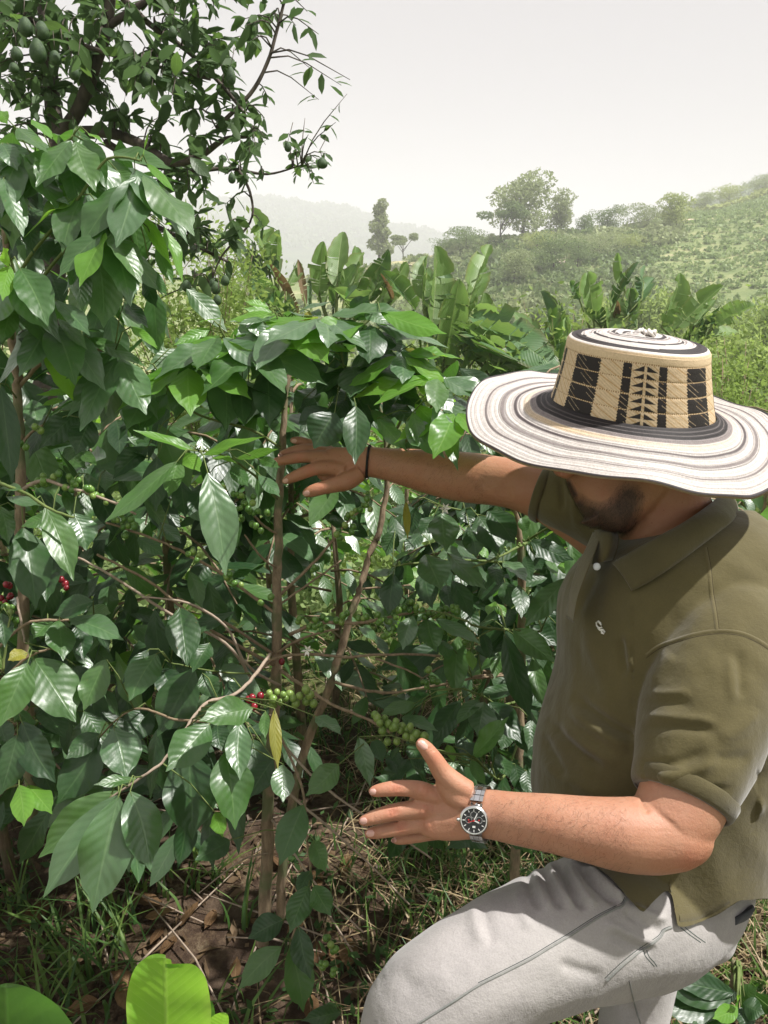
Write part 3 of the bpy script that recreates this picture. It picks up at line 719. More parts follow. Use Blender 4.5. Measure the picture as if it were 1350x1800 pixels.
def cherries(root, lst, ox, oy, s, d, r=0.0062, kind='berry', cl=3, spread=9):
    b = MB()
    for x, y in lst:
        for k in range(cl):
            px, py = ox+x/s + (random.gauss(0, spread) if cl > 1 else 0), oy+y/s + (random.gauss(0, spread*.7) if cl > 1 else 0)
            dd = d+U(-.012, .012); cherry(root, P(px, py, dd), r*U(.78, 1.14), kind if cl == 1 or random.random() < .8 else 'berryl')

def rosette(root, spots, kinds, n=6, size=(.11, .16), droop=0.0):
    """the spray of arching leaves at the tip of a shoot"""
    for px, py, d in spots:
        c = P(px, py, d); a0 = U(0, 6.28)
        for k in range(n):
            a = a0+2*math.pi*k/n+U(-.3, .3); ln = U(*size)
            dr = (RT*math.cos(a)*.9 + UP*(math.sin(a)*.35-U(.15, .65)-droop) - FW*(math.sin(a)*-.55+.25)).normalized()
            leaf(root, LM[random.choice(kinds)], c+dr*.012, c+dr*ln, ln*U(.36, .44), Vector((dr.x*.35+.15, dr.y*.35-.25, 1)), rnd=.15)
# --- upper left plant
pa = P(40, 1050, 1.5)
A_ = empty('coffee_plant', (pa.x, pa.y, gz(pa.x, pa.y)), 'tall coffee plant at left edge, big drooping leaves overlapping the avocado tree', 'coffee plant')
la = []
ga = gz(pa.x, pa.y)
la.append(stick(A_, 'stem', [(8,330,1.42),(14,500,1.42),(24,620,1.42),(29,700,1.42),(32,850,1.42),(38,1000,1.44),(50,1250,1.5),(55,1500,1.6)], (0.006,0.011), 'bark'))
la.append(stick(A_, 'branch', [(12,520,1.42),(60,440,1.38),(130,360,1.33),(190,280,1.3),(245,283,1.3)], (0.0034,0.0018), 'twigg'))
la.append(stick(A_, 'branch', [(14,560,1.42),(80,480,1.36),(150,400,1.32),(205,385,1.3),(250,385,1.28)], (0.0034,0.0018), 'twigg'))
la.append(stick(A_, 'branch', [(10,430,1.42),(40,320,1.4),(85,280,1.38),(130,238,1.36)], (0.004,0.002), 'twigg'))
la.append(stick(A_, 'branch', [(22,600,1.42),(20,520,1.34),(25,475,1.32),(10,440,1.3)], (0.004,0.002), 'twigg'))
la.append(stick(A_, 'branch', [(28,690,1.42),(70,640,1.42),(130,612,1.4),(200,620,1.4)], (0.004,0.002), 'twig'))
la.append(stick(A_, 'branch', [(32,790,1.42),(55,760,1.42),(75,748,1.42)], (0.003,0.002), 'twig'))
la.append(stick(A_, 'branch', [(38,862,1.38),(75,845,1.36),(130,860,1.36),(192,880,1.38),(240,905,1.4)], (0.0035,0.002), 'twigp'))
la.append(stick(A_, 'branch', [(0,850,1.3),(45,868,1.28),(90,896,1.27),(130,910,1.27)], (0.003,0.002), 'twigg'))
ta = []
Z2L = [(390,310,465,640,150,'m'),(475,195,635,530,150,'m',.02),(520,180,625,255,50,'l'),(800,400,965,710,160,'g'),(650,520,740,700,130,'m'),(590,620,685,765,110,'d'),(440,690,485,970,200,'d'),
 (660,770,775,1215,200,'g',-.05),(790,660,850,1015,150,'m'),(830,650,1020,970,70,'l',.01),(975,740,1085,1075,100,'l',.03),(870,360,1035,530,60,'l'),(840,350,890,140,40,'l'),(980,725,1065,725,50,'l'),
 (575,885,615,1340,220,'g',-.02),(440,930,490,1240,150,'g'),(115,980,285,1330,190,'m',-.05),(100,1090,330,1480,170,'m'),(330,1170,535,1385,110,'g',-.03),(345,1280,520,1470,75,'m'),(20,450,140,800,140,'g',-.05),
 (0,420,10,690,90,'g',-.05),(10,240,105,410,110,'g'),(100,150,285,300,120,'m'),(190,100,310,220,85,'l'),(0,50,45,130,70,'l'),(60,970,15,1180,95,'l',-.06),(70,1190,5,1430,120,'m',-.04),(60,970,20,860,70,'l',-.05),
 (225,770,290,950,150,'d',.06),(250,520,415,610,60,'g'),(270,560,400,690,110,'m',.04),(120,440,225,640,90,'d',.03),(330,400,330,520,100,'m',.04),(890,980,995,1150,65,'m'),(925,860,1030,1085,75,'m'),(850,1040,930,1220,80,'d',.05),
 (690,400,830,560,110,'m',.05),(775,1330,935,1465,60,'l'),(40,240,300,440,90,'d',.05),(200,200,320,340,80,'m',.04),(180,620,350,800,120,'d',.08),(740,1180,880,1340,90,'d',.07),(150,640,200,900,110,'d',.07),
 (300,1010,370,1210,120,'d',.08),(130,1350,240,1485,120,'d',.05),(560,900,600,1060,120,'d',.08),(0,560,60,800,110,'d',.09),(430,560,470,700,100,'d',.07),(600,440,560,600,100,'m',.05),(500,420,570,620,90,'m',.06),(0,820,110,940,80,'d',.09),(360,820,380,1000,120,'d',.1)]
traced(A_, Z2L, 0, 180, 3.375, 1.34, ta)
Z6L = [(60,100,8,290,95,'m'),(0,20,50,70,60,'l'),(370,505,170,525,40,'l'),(545,320,310,450,85,'m'),(420,252,700,395,75,'m'),(625,200,750,300,50,'l'),(370,600,185,780,120,'d'),(430,640,360,810,130,'d'),
 (470,510,380,620,70,'m'),(300,545,200,575,40,'l'),(20,480,60,680,90,'d',.08),(0,470,60,960,110,'d',-.05),(0,965,110,975,50,'m',-.1),(30,1005,195,1050,60,'g',-.08),(215,1050,350,1410,130,'m',-.1),(350,1085,410,1265,135,'g',-.08),
 (250,1095,100,1150,70,'m',-.05),(110,1150,170,1545,170,'d',-.05),(255,1290,220,1510,110,'d'),(500,880,500,985,70,'g',.05),(420,900,440,1000,60,'m',.05),(0,1050,40,1240,80,'m'),(380,790,460,860,50,'m',.1),(230,400,110,440,60,'d',.05),(180,430,290,500,60,'d',.05),
 (150,1230,60,1290,70,'d'),(10,600,20,740,70,'d',.05),(240,1200,170,1280,70,'d',.05),(170,960,260,1070,60,'d',.05)]
traced(A_, Z6L, 0, 500, 2.7, 1.42, ta)
fill(A_, 105, (-60, 200, 330, 860), (1.46, 1.75), 'dmmdg', (.11,.17), keep=lambda x, y: x < 250 or y > 330)
fill(A_, 45, (-40, 800, 300, 1150), (1.5, 1.8), 'ddmdg', (.09,.14))
rosette(A_, [(130,240,1.34),(40,262,1.34),(245,300,1.3),(190,400,1.28),(20,470,1.3),(150,330,1.34),(90,560,1.36),(210,620,1.4)], 'gggmml', 5, (.12, .17), .75)
twig_up(A_, ta, la)
cherries(A_, [(20,690),(60,700),(190,925),(215,930),(240,935),(330,930),(345,945),(325,975),(430,985),(445,1000),(420,975),(260,920),(480,1010),(180,690),(60,740),(90,760)], 0, 500, 2.7, 1.37, .0058, 'berry', 3, 6)

# --- the coffee plant the man handles
pb = P(465, 1600, 1.66)
B_ = empty('coffee_plant', (pb.x, pb.y, gz(pb.x, pb.y)), 'coffee plant with upright brown stem and dense crown, touched by the far hand', 'coffee plant')
lb = []
zb = gz(pb.x, pb.y)
lb.append(stick(B_, 'stem', [(462,1660,1.72),(466,1560,1.70),(472,1420,1.66),(478,1300,1.63),(486,1190,1.61),(487,1060,1.6),(489,960,1.6),(491,870,1.6),(497,780,1.6),(502,690,1.6),(520,600,1.6)], (0.0140,0.005), 'bark', 10))
lb.append(stick(B_, 'stem', [(492,1620,1.75),(500,1500,1.72),(530,1340,1.68),(575,1215,1.64),(602,1135,1.63),(632,1035,1.62),(655,960,1.62),(668,925,1.62),(680,840,1.62),(672,740,1.62),(640,660,1.6)], (0.0105,0.0042), 'bark', 9))
BR = [ # the branches, each in photo pixels
 ([(487,1052,1.6),(560,980,1.58),(600,930,1.57),(645,885,1.56)], 'twig', .0045),
 ([(487,1065,1.6),(545,1025,1.6),(600,985,1.62)], 'twig', .0035),
 ([(510,1115,1.58),(563,1095,1.55),(630,1095,1.52),(685,1085,1.5),(740,1075,1.48),(810,1078,1.46)], 'twig', .0050),
 ([(487,1148,1.6),(535,1120,1.57),(595,1105,1.54)], 'twig', .0045),
 ([(440,1195,1.56),(480,1160,1.55),(530,1150,1.54),(610,1155,1.53),(690,1150,1.5),(775,1153,1.5)], 'twig', .0045),
 ([(660,1158,1.53),(715,1178,1.52),(745,1193,1.52)], 'twig', .003),
 ([(590,1199,1.62),(640,1213,1.6),(700,1216,1.58),(830,1193,1.56),(885,1188,1.56)], 'twig', .0045),
 ([(637,1035,1.62),(680,1032,1.62),(722,1029,1.62)], 'twig', .003),
 ([(481,1168,1.6),(400,1125,1.55),(340,1085,1.5),(260,1020,1.46),(170,975,1.42)], 'twig', .0048),
 ([(440,1190,1.55),(395,1130,1.5),(300,1080,1.45),(210,1020,1.42),(137,980,1.4)], 'twigp', .0045),
 ([(486,1080,1.6),(395,1012,1.56),(330,975,1.52),(265,945,1.48),(185,918,1.46)], 'twig', .0045),
 ([(480,1150,1.6),(387,1090,1.56),(311,1050,1.5)], 'twig', .0045),
 ([(491,1205,1.55),(435,1170,1.5),(395,1100,1.46),(330,1060,1.44),(250,1050,1.43)], 'twigp', .004),
 ([(493,1180,1.56),(533,1206,1.5),(582,1237,1.46),(640,1262,1.42),(690,1290,1.38)], 'twig', .0048),
 ([(475,1150,1.5),(445,1190,1.38),(410,1222,1.33),(365,1234,1.28),(338,1264,1.25),(315,1300,1.23),(285,1340,1.21),(249,1366,1.2),(192,1405,1.2)], 'twigp', .0042),
 ([(365,1268,1.3),(307,1264,1.32),(267,1250,1.33),(235,1246,1.34),(200,1270,1.35),(173,1298,1.36)], 'twig', .003),
 ([(440,1184,1.5),(391,1182,1.45),(342,1174,1.4),(300,1165,1.38)], 'twigg', .0025),
 ([(490,1290,1.55),(530,1380,1.45),(538,1460,1.4),(546,1556,1.36),(525,1610,1.34),(510,1662,1.32)], 'twig', .0036),
 ([(500,1310,1.6),(555,1370,1.55),(620,1420,1.5),(700,1470,1.5),(760,1510,1.5)], 'twigp', .0035),
 ([(480,1370,1.6),(560,1440,1.6),(640,1510,1.6),(720,1590,1.62)], 'twigp', .0035),
 ([(478,1440,1.62),(560,1560,1.55),(640,1640,1.5)], 'twigp', .003),
 ([(489,940,1.6),(465,925,1.55),(445,905,1.5),(430,890,1.48)], 'twig', .0035),
 ([(490,1000,1.6),(460,980,1.55),(430,940,1.5)], 'twig', .0035),
 ([(497,790,1.6),(440,755,1.56),(350,730,1.5),(300,690,1.46),(270,640,1.44)], 'twigg', .004),
 ([(500,720,1.6),(450,650,1.52),(400,600,1.46),(385,570,1.44)], 'twigg', .004),
 ([(520,610,1.6),(515,575,1.52),(500,560,1.48),(480,590,1.45)], 'twigg', .003),
 ([(490,880,1.6),(440,830,1.5),(390,800,1.4),(350,793,1.34)], 'twigg', .0035),
 ([(669,760,1.62),(630,700,1.56),(605,650,1.5),(600,590,1.48)], 'twigg', .004),
 ([(672,740,1.62),(690,640,1.55),(680,560,1.52),(660,540,1.5)], 'twigg', .004),
 ([(676,800,1.62),(720,700,1.52),(740,620,1.48),(730,560,1.46)], 'twigg', .004),
 ([(680,820,1.62),(740,740,1.5),(770,700,1.44),(790,690,1.42)], 'twigg', .0035),
 ([(485,1230,1.6),(470,1260,1.5),(430,1240,1.4),(400,1240,1.33)], 'twig', .0035),
 ([(470,1500,1.66),(420,1515,1.6),(350,1570,1.55)], 'twigp', .0025),
]
for i, (p, m_, r_) in enumerate(BR): lb.append(stick(B_, 'branch', p, (r_*.78, r_*0.45), m_, 6))
tb = []
Z6B = [(600,400,480,660,150,'g'),(720,500,600,690,130,'g'),(790,520,655,700,90,'m'),(960,260,825,400,70,'l'),(870,300,690,410,80,'g'),(985,340,815,515,110,'m'),(1050,390,1070,695,150,'g'),(1040,280,1105,470,95,'g'),
 (1150,450,1160,670,90,'d'),(1270,400,1280,680,140,'d'),(1320,280,1195,450,120,'g'),(1290,140,1090,170,60,'l'),(1000,210,820,290,60,'l'),(920,790,630,690,75,'l',-.1),(960,810,1260,722,75,'l',-.1),(1120,825,1325,780,55,'l',-.1),
 (880,800,950,890,80,'l',-.1),(840,840,495,1130,110,'m',-.15),(700,770,535,925,100,'d'),(850,830,800,1010,90,'m',-.08),(985,890,1070,1385,165,'g',-.2),(745,815,740,1080,110,'d'),(860,930,880,1110,90,'d'),
 (1010,820,1130,850,60,'l',-.1),(1230,830,1330,870,50,'m',-.1),(1100,860,1180,960,70,'m',-.05),(1230,900,1330,1010,70,'g',-.05),(960,940,900,1100,80,'d'),(650,1200,780,1290,70,'m',.1),(760,1130,860,1230,70,'g',.1),(900,1360,960,1540,70,'m',.1),(590,1020,560,930,60,'d',.1),
 (1000,330,1040,460,70,'l'),(1120,250,1200,300,60,'g'),(1180,160,1260,260,80,'g'),(1270,230,1290,330,60,'l'),(880,420,830,640,100,'g',.06),(1300,150,1120,190,50,'m'),(1280,110,1160,80,50,'l'),(1060,160,940,180,40,'l')]
traced(B_, Z6B, 0, 500, 2.7, 1.46, tb)
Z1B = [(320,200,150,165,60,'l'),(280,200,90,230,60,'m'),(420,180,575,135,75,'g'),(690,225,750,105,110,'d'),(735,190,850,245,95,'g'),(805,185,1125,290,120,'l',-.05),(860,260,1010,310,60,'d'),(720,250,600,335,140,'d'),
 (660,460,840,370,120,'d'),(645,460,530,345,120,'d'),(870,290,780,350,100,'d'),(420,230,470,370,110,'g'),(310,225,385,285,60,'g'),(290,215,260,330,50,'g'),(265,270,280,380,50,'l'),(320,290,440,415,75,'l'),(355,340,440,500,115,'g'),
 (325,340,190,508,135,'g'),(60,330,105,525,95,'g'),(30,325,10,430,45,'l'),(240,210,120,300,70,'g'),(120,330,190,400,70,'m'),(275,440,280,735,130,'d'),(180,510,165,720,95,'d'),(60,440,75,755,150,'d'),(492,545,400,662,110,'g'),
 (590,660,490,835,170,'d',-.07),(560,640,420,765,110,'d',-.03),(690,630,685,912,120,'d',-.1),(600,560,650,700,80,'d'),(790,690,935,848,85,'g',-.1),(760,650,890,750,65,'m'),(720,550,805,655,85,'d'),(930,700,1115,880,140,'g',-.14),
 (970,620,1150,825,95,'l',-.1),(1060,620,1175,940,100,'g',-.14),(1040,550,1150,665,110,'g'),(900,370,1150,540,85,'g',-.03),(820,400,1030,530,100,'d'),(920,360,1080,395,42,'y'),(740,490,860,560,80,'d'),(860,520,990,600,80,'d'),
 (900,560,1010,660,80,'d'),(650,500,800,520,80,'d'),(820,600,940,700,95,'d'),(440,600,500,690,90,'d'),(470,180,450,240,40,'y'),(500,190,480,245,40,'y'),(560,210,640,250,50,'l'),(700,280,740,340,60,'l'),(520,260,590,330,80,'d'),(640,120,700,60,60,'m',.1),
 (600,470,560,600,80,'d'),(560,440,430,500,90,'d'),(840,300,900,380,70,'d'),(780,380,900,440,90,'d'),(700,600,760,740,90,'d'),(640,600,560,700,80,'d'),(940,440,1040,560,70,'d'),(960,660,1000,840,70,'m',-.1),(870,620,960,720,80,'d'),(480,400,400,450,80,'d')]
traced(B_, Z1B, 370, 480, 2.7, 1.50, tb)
Z7B = [(1000,440,785,490,115,'m',-.08),(830,500,655,690,135,'m',-.05),(745,610,760,962,200,'d'),(890,610,930,922,160,'m',-.03),(950,490,950,725,95,'g'),(860,500,880,610,80,'d'),(1085,440,1100,685,45,'y'),(1050,450,1050,560,42,'m'),
 (470,765,150,1032,140,'m'),(470,780,170,1190,145,'g',-.03),(470,785,365,1252,185,'g',-.05),(515,765,595,1085,155,'g',-.04),(545,718,370,742,50,'m'),(450,515,500,722,145,'g',.08),(390,558,222,820,145,'d',.08),(400,540,260,640,80,'d',.1),
 (620,222,510,412,125,'m',.1),(590,205,480,345,50,'d',.12),(770,280,620,552,155,'d',.12),(600,445,495,575,110,'d',.14),(710,40,742,275,120,'d',.1),(800,300,860,400,80,'d',.12),(420,245,330,450,110,'m',.1),(1120,660,1120,812,85,'g'),
 (1200,820,1105,1062,115,'m'),(1340,660,1210,785,95,'m'),(1222,1140,1145,1332,92,'m'),(1240,1140,1310,1262,85,'m'),(1115,1380,940,1555,92,'m',-.03),(1145,1380,1200,1642,112,'m'),(1180,1300,1230,1512,85,'d',.03),(1120,1275,980,1350,100,'d',.06),
 (1250,470,1350,545,70,'g'),(910,960,770,1040,100,'d',.1),(850,850,882,950,60,'l'),(1350,1640,1190,1675,60,'d'),(1000,560,1030,760,110,'d',.1),(1080,640,980,800,90,'d',.1),(640,280,700,420,100,'d',.14),(830,180,760,300,80,'d',.15),
 (900,330,960,460,80,'d',.14),(1240,960,1290,1090,70,'m',.05),(1230,1080,1180,1180,60,'d',.05),(960,640,920,800,90,'d',.12)]
traced(B_, Z7B, 0, 1050, 2.25, 1.22, tb)
rosette(B_, [(505,572,1.44),(570,556,1.44),(650,566,1.46),(705,620,1.46),(770,660,1.42),(445,610,1.42),(385,588,1.42),(620,640,1.5),(330,640,1.42),(800,720,1.38)], 'gggmlld')
fill(B_, 35, (400, 580, 820, 790), (1.60, 1.85), 'dddmd', (.11,.16))
fill(B_, 34, (200, 560, 560, 800), (1.60, 1.9), 'ddmmg', (.10,.15))
twig_up(B_, tb, lb)
cherries(B_, [(1130,1000),(1160,1040),(1190,1080),(1240,1100),(1150,1110),(1210,1160),(1130,1060),(1180,1000),(580,1110),(600,1140),(650,1150),(585,1170),(540,1120),(1080,1390),(1100,1420),(900,1260),(930,1290),(1250,1490)], 0, 500, 2.7, 1.46, .0058, 'berry', 3, 7)
cherries(B_, [(290,920),(310,960),(390,930),(410,910),(580,905),(610,960),(650,885),(500,915),(700,850),(240,960),(280,680),(430,440),(470,420),(380,520),(440,500),(500,400),(520,360),(200,930),(620,1000)], 450, 740, 2.647, 1.47, .0058, 'berry', 3, 6)
cherries(B_, [(50,675),(65,710),(155,690),(170,650),(205,632),(245,600),(235,650),(275,632),(312,650),(350,665),(380,680),(415,650),(452,645),(492,630),(520,660),(470,690),(430,690),(330,690),(275,655),(120,720),(140,760),(520,640),(495,650)], 650, 880, 3.375, 1.46, .0066, 'berry', 1)
cherries(B_, [(1065,380),(1095,375),(1080,405),(1110,415),(1130,400),(1145,385),(1160,400),(1080,425),(1210,365),(1225,385),(1210,412),(1240,420),(1185,390),(1120,385),(1050,395),(1170,420)], 0, 1050, 2.25, 1.36, .0072, 'berryl', 1)
cherries(B_, [(998,395),(1030,390),(1005,432),(985,405)], 0, 1050, 2.25, 1.35, .0072, 'berryr', 1)
cherries(B_, [(45,1290),(90,1290),(110,1325),(155,1310),(75,1365),(135,1350),(180,1365),(220,1360),(190,1340),(240,1340),(275,1385),(325,1400),(250,1410),(105,1430),(160,1430),(215,1400),(60,1320),(30,1270),(150,1340),(240,1370)], 650, 880, 3.375, 1.36, .0070, 'berryl', 1)
cherries(B_, [(1290,1360),(1310,1400),(1280,1450),(1320,1480)], 0, 1050, 2.25, 1.4, .006, 'berry', 3, 7)
cherries(B_, [(120,1120)], 450, 740, 2.647, 1.56, .006, 'berryr', 1)
def flower(root, px, py, d, s=1.0):
    b = MB(); c = P(px, py, d)
    for k in range(6):
        a = k*math.pi/3+U(-.2,.2); dr = (RT*math.cos(a)+UP*math.sin(a)-FW*0.5).normalized(); sd = dr.cross(FW).normalized()
        b.add([c, c+dr*.006*s+sd*.0022*s, c+dr*.013*s, c+dr*.006*s-sd*.0022*s, c+dr*.006*s-FW*.001], [(0,1,4),(1,2,4),(2,3,4),(3,0,4)])
    o = link('flower', b.mesh('flower', M['petal']), root); o.location = -Vector(root.location)
for q in [(782,894,1.45,1),(540,1143,1.45,1),(579,683,1.47,.7),(592,688,1.47,.6),(582,712,1.47,.6)]: flower(B_, *q)

# --- the plant to the right, between the man's arms
pc = P(900, 1330, 1.75)
C_ = empty('coffee_plant', (pc.x, pc.y, gz(pc.x, pc.y)), 'dark coffee plant crowded against the front of the green shirt, between the two arms', 'coffee plant')
lc = []
lc.append(stick(C_, 'stem', [(905,1600,1.8),(908,1400,1.78),(915,1200,1.75),(918,1050,1.7),(910,930,1.66),(900,880,1.64)], (0.012,0.006), 'bark', 9))
for p, m_, r_ in [([(918,1115,1.7),(890,1107,1.5),(840,1102,1.42),(820,1092,1.4),(800,1085,1.4)], 'twigg', .003),
   ([(912,960,1.68),(925,955,1.6),(885,975,1.5),(850,990,1.46),(800,1010,1.48)], 'twigg', .003),
   ([(918,1050,1.7),(940,1080,1.5),(950,1110,1.42),(905,1107,1.4)], 'twigg', .003),
   ([(914,1230,1.76),(880,1240,1.6),(850,1225,1.5),(815,1210,1.46)], 'twigg', .003),
   ([(912,1300,1.76),(880,1370,1.6),(832,1330,1.42),(790,1325,1.36),(755,1314,1.32)], 'twigg', .0028),
   ([(916,1180,1.74),(880,1185,1.6),(830,1190,1.55)], 'twig', .0035),
   ([(910,990,1.68),(800,985,1.6),(730,990,1.55),(690,995,1.55)], 'twigg', .003),
   ([(905,925,1.66),(840,905,1.6),(780,890,1.56)], 'twigg', .003),
   ([(912,960,1.68),(960,930,1.6),(1000,910,1.58)], 'twigg', .003)]: lc.append(stick(C_, 'branch', p, (r_, r_*.6), m_, 6))
tc = []
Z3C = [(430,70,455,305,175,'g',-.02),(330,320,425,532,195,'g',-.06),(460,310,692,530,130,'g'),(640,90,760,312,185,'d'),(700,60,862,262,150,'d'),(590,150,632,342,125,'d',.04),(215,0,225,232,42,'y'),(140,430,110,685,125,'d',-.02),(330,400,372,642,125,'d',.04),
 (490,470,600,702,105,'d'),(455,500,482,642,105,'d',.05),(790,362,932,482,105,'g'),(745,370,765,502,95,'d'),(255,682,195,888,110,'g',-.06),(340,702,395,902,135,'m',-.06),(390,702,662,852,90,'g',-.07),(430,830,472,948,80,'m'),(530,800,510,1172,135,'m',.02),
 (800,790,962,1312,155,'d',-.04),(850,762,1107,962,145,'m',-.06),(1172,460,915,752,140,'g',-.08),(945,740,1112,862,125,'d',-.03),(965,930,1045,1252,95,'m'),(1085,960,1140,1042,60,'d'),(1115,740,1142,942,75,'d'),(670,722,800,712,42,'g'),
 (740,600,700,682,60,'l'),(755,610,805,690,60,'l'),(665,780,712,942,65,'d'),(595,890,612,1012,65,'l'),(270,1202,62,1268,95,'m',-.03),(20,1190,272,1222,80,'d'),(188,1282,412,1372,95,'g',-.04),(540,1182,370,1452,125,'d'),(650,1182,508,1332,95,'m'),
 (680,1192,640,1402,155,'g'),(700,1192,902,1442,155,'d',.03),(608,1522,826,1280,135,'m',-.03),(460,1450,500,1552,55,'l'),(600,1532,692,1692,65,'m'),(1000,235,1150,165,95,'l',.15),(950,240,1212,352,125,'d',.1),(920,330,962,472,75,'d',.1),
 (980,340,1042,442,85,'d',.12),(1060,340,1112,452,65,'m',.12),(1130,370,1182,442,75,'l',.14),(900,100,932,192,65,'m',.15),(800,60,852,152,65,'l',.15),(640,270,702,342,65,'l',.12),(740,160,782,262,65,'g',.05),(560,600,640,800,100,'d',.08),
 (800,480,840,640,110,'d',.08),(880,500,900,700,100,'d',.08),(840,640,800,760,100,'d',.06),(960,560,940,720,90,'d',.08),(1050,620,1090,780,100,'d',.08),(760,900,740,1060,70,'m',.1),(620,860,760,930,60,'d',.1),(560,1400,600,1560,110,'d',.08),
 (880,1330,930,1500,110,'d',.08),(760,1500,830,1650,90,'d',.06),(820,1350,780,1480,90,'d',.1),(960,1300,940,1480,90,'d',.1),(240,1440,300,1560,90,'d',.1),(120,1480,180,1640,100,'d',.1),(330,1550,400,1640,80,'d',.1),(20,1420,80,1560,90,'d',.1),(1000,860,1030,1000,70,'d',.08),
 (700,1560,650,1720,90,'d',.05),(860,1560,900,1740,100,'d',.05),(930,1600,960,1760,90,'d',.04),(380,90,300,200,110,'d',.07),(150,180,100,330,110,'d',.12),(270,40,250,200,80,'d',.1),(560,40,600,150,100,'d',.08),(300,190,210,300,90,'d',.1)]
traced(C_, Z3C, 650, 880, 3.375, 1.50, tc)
traced(C_, [(50,75,150,505,155,'g',-.1),(380,160,330,260,60,'d'),(470,260,380,420,90,'d',.1),(330,180,400,330,90,'d',.1)], 620, 1280, 4.82, 1.42, tc)
fill(C_, 110, (690, 880, 1010, 1450), (1.62, 1.95), 'ddddm', (.09,.14))
twig_up(C_, tc, lc)
cherries(C_, [(480,750),(500,790),(560,820),(450,760),(540,770),(360,1030),(390,1060),(340,1080)], 650, 880, 3.375, 1.5, .006, 'berry', 3, 6)
cherries(C_, [(885,235),(900,265),(760,320),(800,295),(170,370),(80,360)], 650, 880, 3.375, 1.47, .0028, 'berryl', 3, 5)

# --- lower left plant
pd = P(-40, 1500, 1.35)
D_ = empty('coffee_plant', (pd.x, pd.y, gz(pd.x, pd.y)), 'low coffee plant at left edge, blue-green hanging leaves and two bright young ones', 'coffee plant')
ld = []
ld.append(stick(D_, 'stem', [(-45,1750,1.45),(-40,1500,1.4),(-35,1200,1.35),(-30,1000,1.35)], (0.010,0.006), 'bark', 8))
for p, m_, r_ in [([(-38,1250,1.36),(0,1200,1.32),(50,1155,1.3),(90,1140,1.3)], 'twig', .003), ([(-38,1350,1.38),(0,1290,1.34),(35,1268,1.33)], 'twig', .003),
   ([(5,1180,1.3),(12,1120,1.3),(22,1070,1.3)], 'twigg', .0025), ([(-38,1180,1.35),(40,1100,1.34),(110,1090,1.35),(165,1088,1.36)], 'twig', .003),([(-40,1400,1.38),(0,1390,1.32),(38,1378,1.3)], 'twigg', .0025),
   ([(30,1050,1.4),(38,1100,1.38),(44,1130,1.36)], 'twigp', .0025)]: ld.append(stick(D_, 'branch', p, (r_, r_*.6), m_, 6))
td = []
Z7D = [(110,258,0,512,125,'m'),(132,240,300,495,175,'m'),(235,92,250,252,105,'m',.05),(270,80,492,172,95,'g',.05),(195,92,130,165,80,'m',.06),(370,15,210,72,95,'d',.06),(85,490,222,735,125,'d',.03),(70,542,0,785,125,'d'),
 (75,742,95,908,80,'l',-.03),(110,742,207,858,82,'l',-.03),(300,110,330,250,80,'d',.1),(110,220,30,250,60,'y',.02),(60,440,140,520,60,'m',.05),(140,600,210,730,90,'d',.08),(0,480,40,600,80,'d',.06),(60,330,60,480,110,'d',.1),(300,270,360,430,110,'d',.12),
 (0,60,20,200,70,'d',.05),(160,430,260,560,100,'d',.12),(330,450,420,600,90,'d',.14)]
traced(D_, Z7D, 0, 1050, 2.25, 1.28, td)
fill(D_, 80, (-60, 1000, 420, 1440), (1.45, 1.8), 'ddddm', (.09,.14))
twig_up(D_, td, ld)
cherries(D_, [(20,30),(40,50),(30,90),(50,110)], 0, 1050, 2.25, 1.4, .006, 'berry', 3, 6)
cherries(D_, [(290,1400),(310,1420),(315,1440)], 0, 500, 2.7, 1.45, .006, 'berryr', 1)
cherries(D_, [(20,1450),(35,1480),(25,1500)], 0, 500, 2.7, 1.5, .006, 'berryr', 2, 5)

# --- bits at the right edge
def small_plant(px, py, d, label, lst, ox, oy, s, ld_, nfill=0, box=None, kinds='dm', tall=None):
    q = P(px, py, d); g = gz(q.x, q.y); r = empty('coffee_plant', (q.x, q.y, g), label, 'coffee plant'); l = []
    b = MB().tube([(q.x, q.y, g-.02), (q.x+.01, q.y, (g+q.z)/2), (q.x, q.y, q.z)], [0.011, 0.009, 0.005], 7)
    link('stem', b.mesh('stem', M['bark']), r).location = -Vector(r.location)
    l.append([Vector((q.x, q.y, g+(q.z-g)*t/10)) for t in range(11)]); tw = []
    traced(r, lst, ox, oy, s, ld_, tw)
    if nfill: fill(r, nfill, box, (d-.15, d+.25), kinds, (.09,.14))
    br = MB()
    for p, dd in tw:
        a = Vector((q.x, q.y, max(g+.1, p.z-0.1))); br.tube([a, a.lerp(p, .5)+Vector((0,0,.05)), p-dd*.01], [.003, .0025, .0015], 5)
    link('branch', br.mesh('branch', M['twigg']), r).location = -Vector(r.location); return r
small_plant(1440, 860, 1.75, 'bright green coffee plant peeking out behind the shoulder at the right edge', [(210,80,60,200,80,'l'),(240,150,40,190,70,'l'),(250,230,100,330,60,'g'),(240,300,130,380,50,'g'),(260,440,100,560,60,'m',-.65),(250,60,120,30,60,'m'),(260,380,150,440,60,'l'),(250,480,190,420,60,'m')], 1300, 850, 2.5, 1.75, 16, (1340, 820, 1480, 1010), 'dml')
small_plant(1290, 1690, 1.55, 'dark coffee seedling on the ground behind the jeans at the lower right corner', [(1180,1010,640,880,200,'d'),(1120,1060,700,1110,190,'d'),(1170,1080,1020,1150,90,'l',-.05),(1170,1080,1190,1010,60,'l',-.05),(1150,1000,760,920,120,'d'),(1200,1060,1330,1120,120,'d'),(1190,1080,1230,1240,110,'d'),(1180,1030,1290,960,90,'m'),(1140,1090,900,1180,130,'d'),(960,700,1000,640,60,'m')], 950, 1450, 3.375, 1.45, 14, (1170, 1680, 1420, 1850), 'ddm')

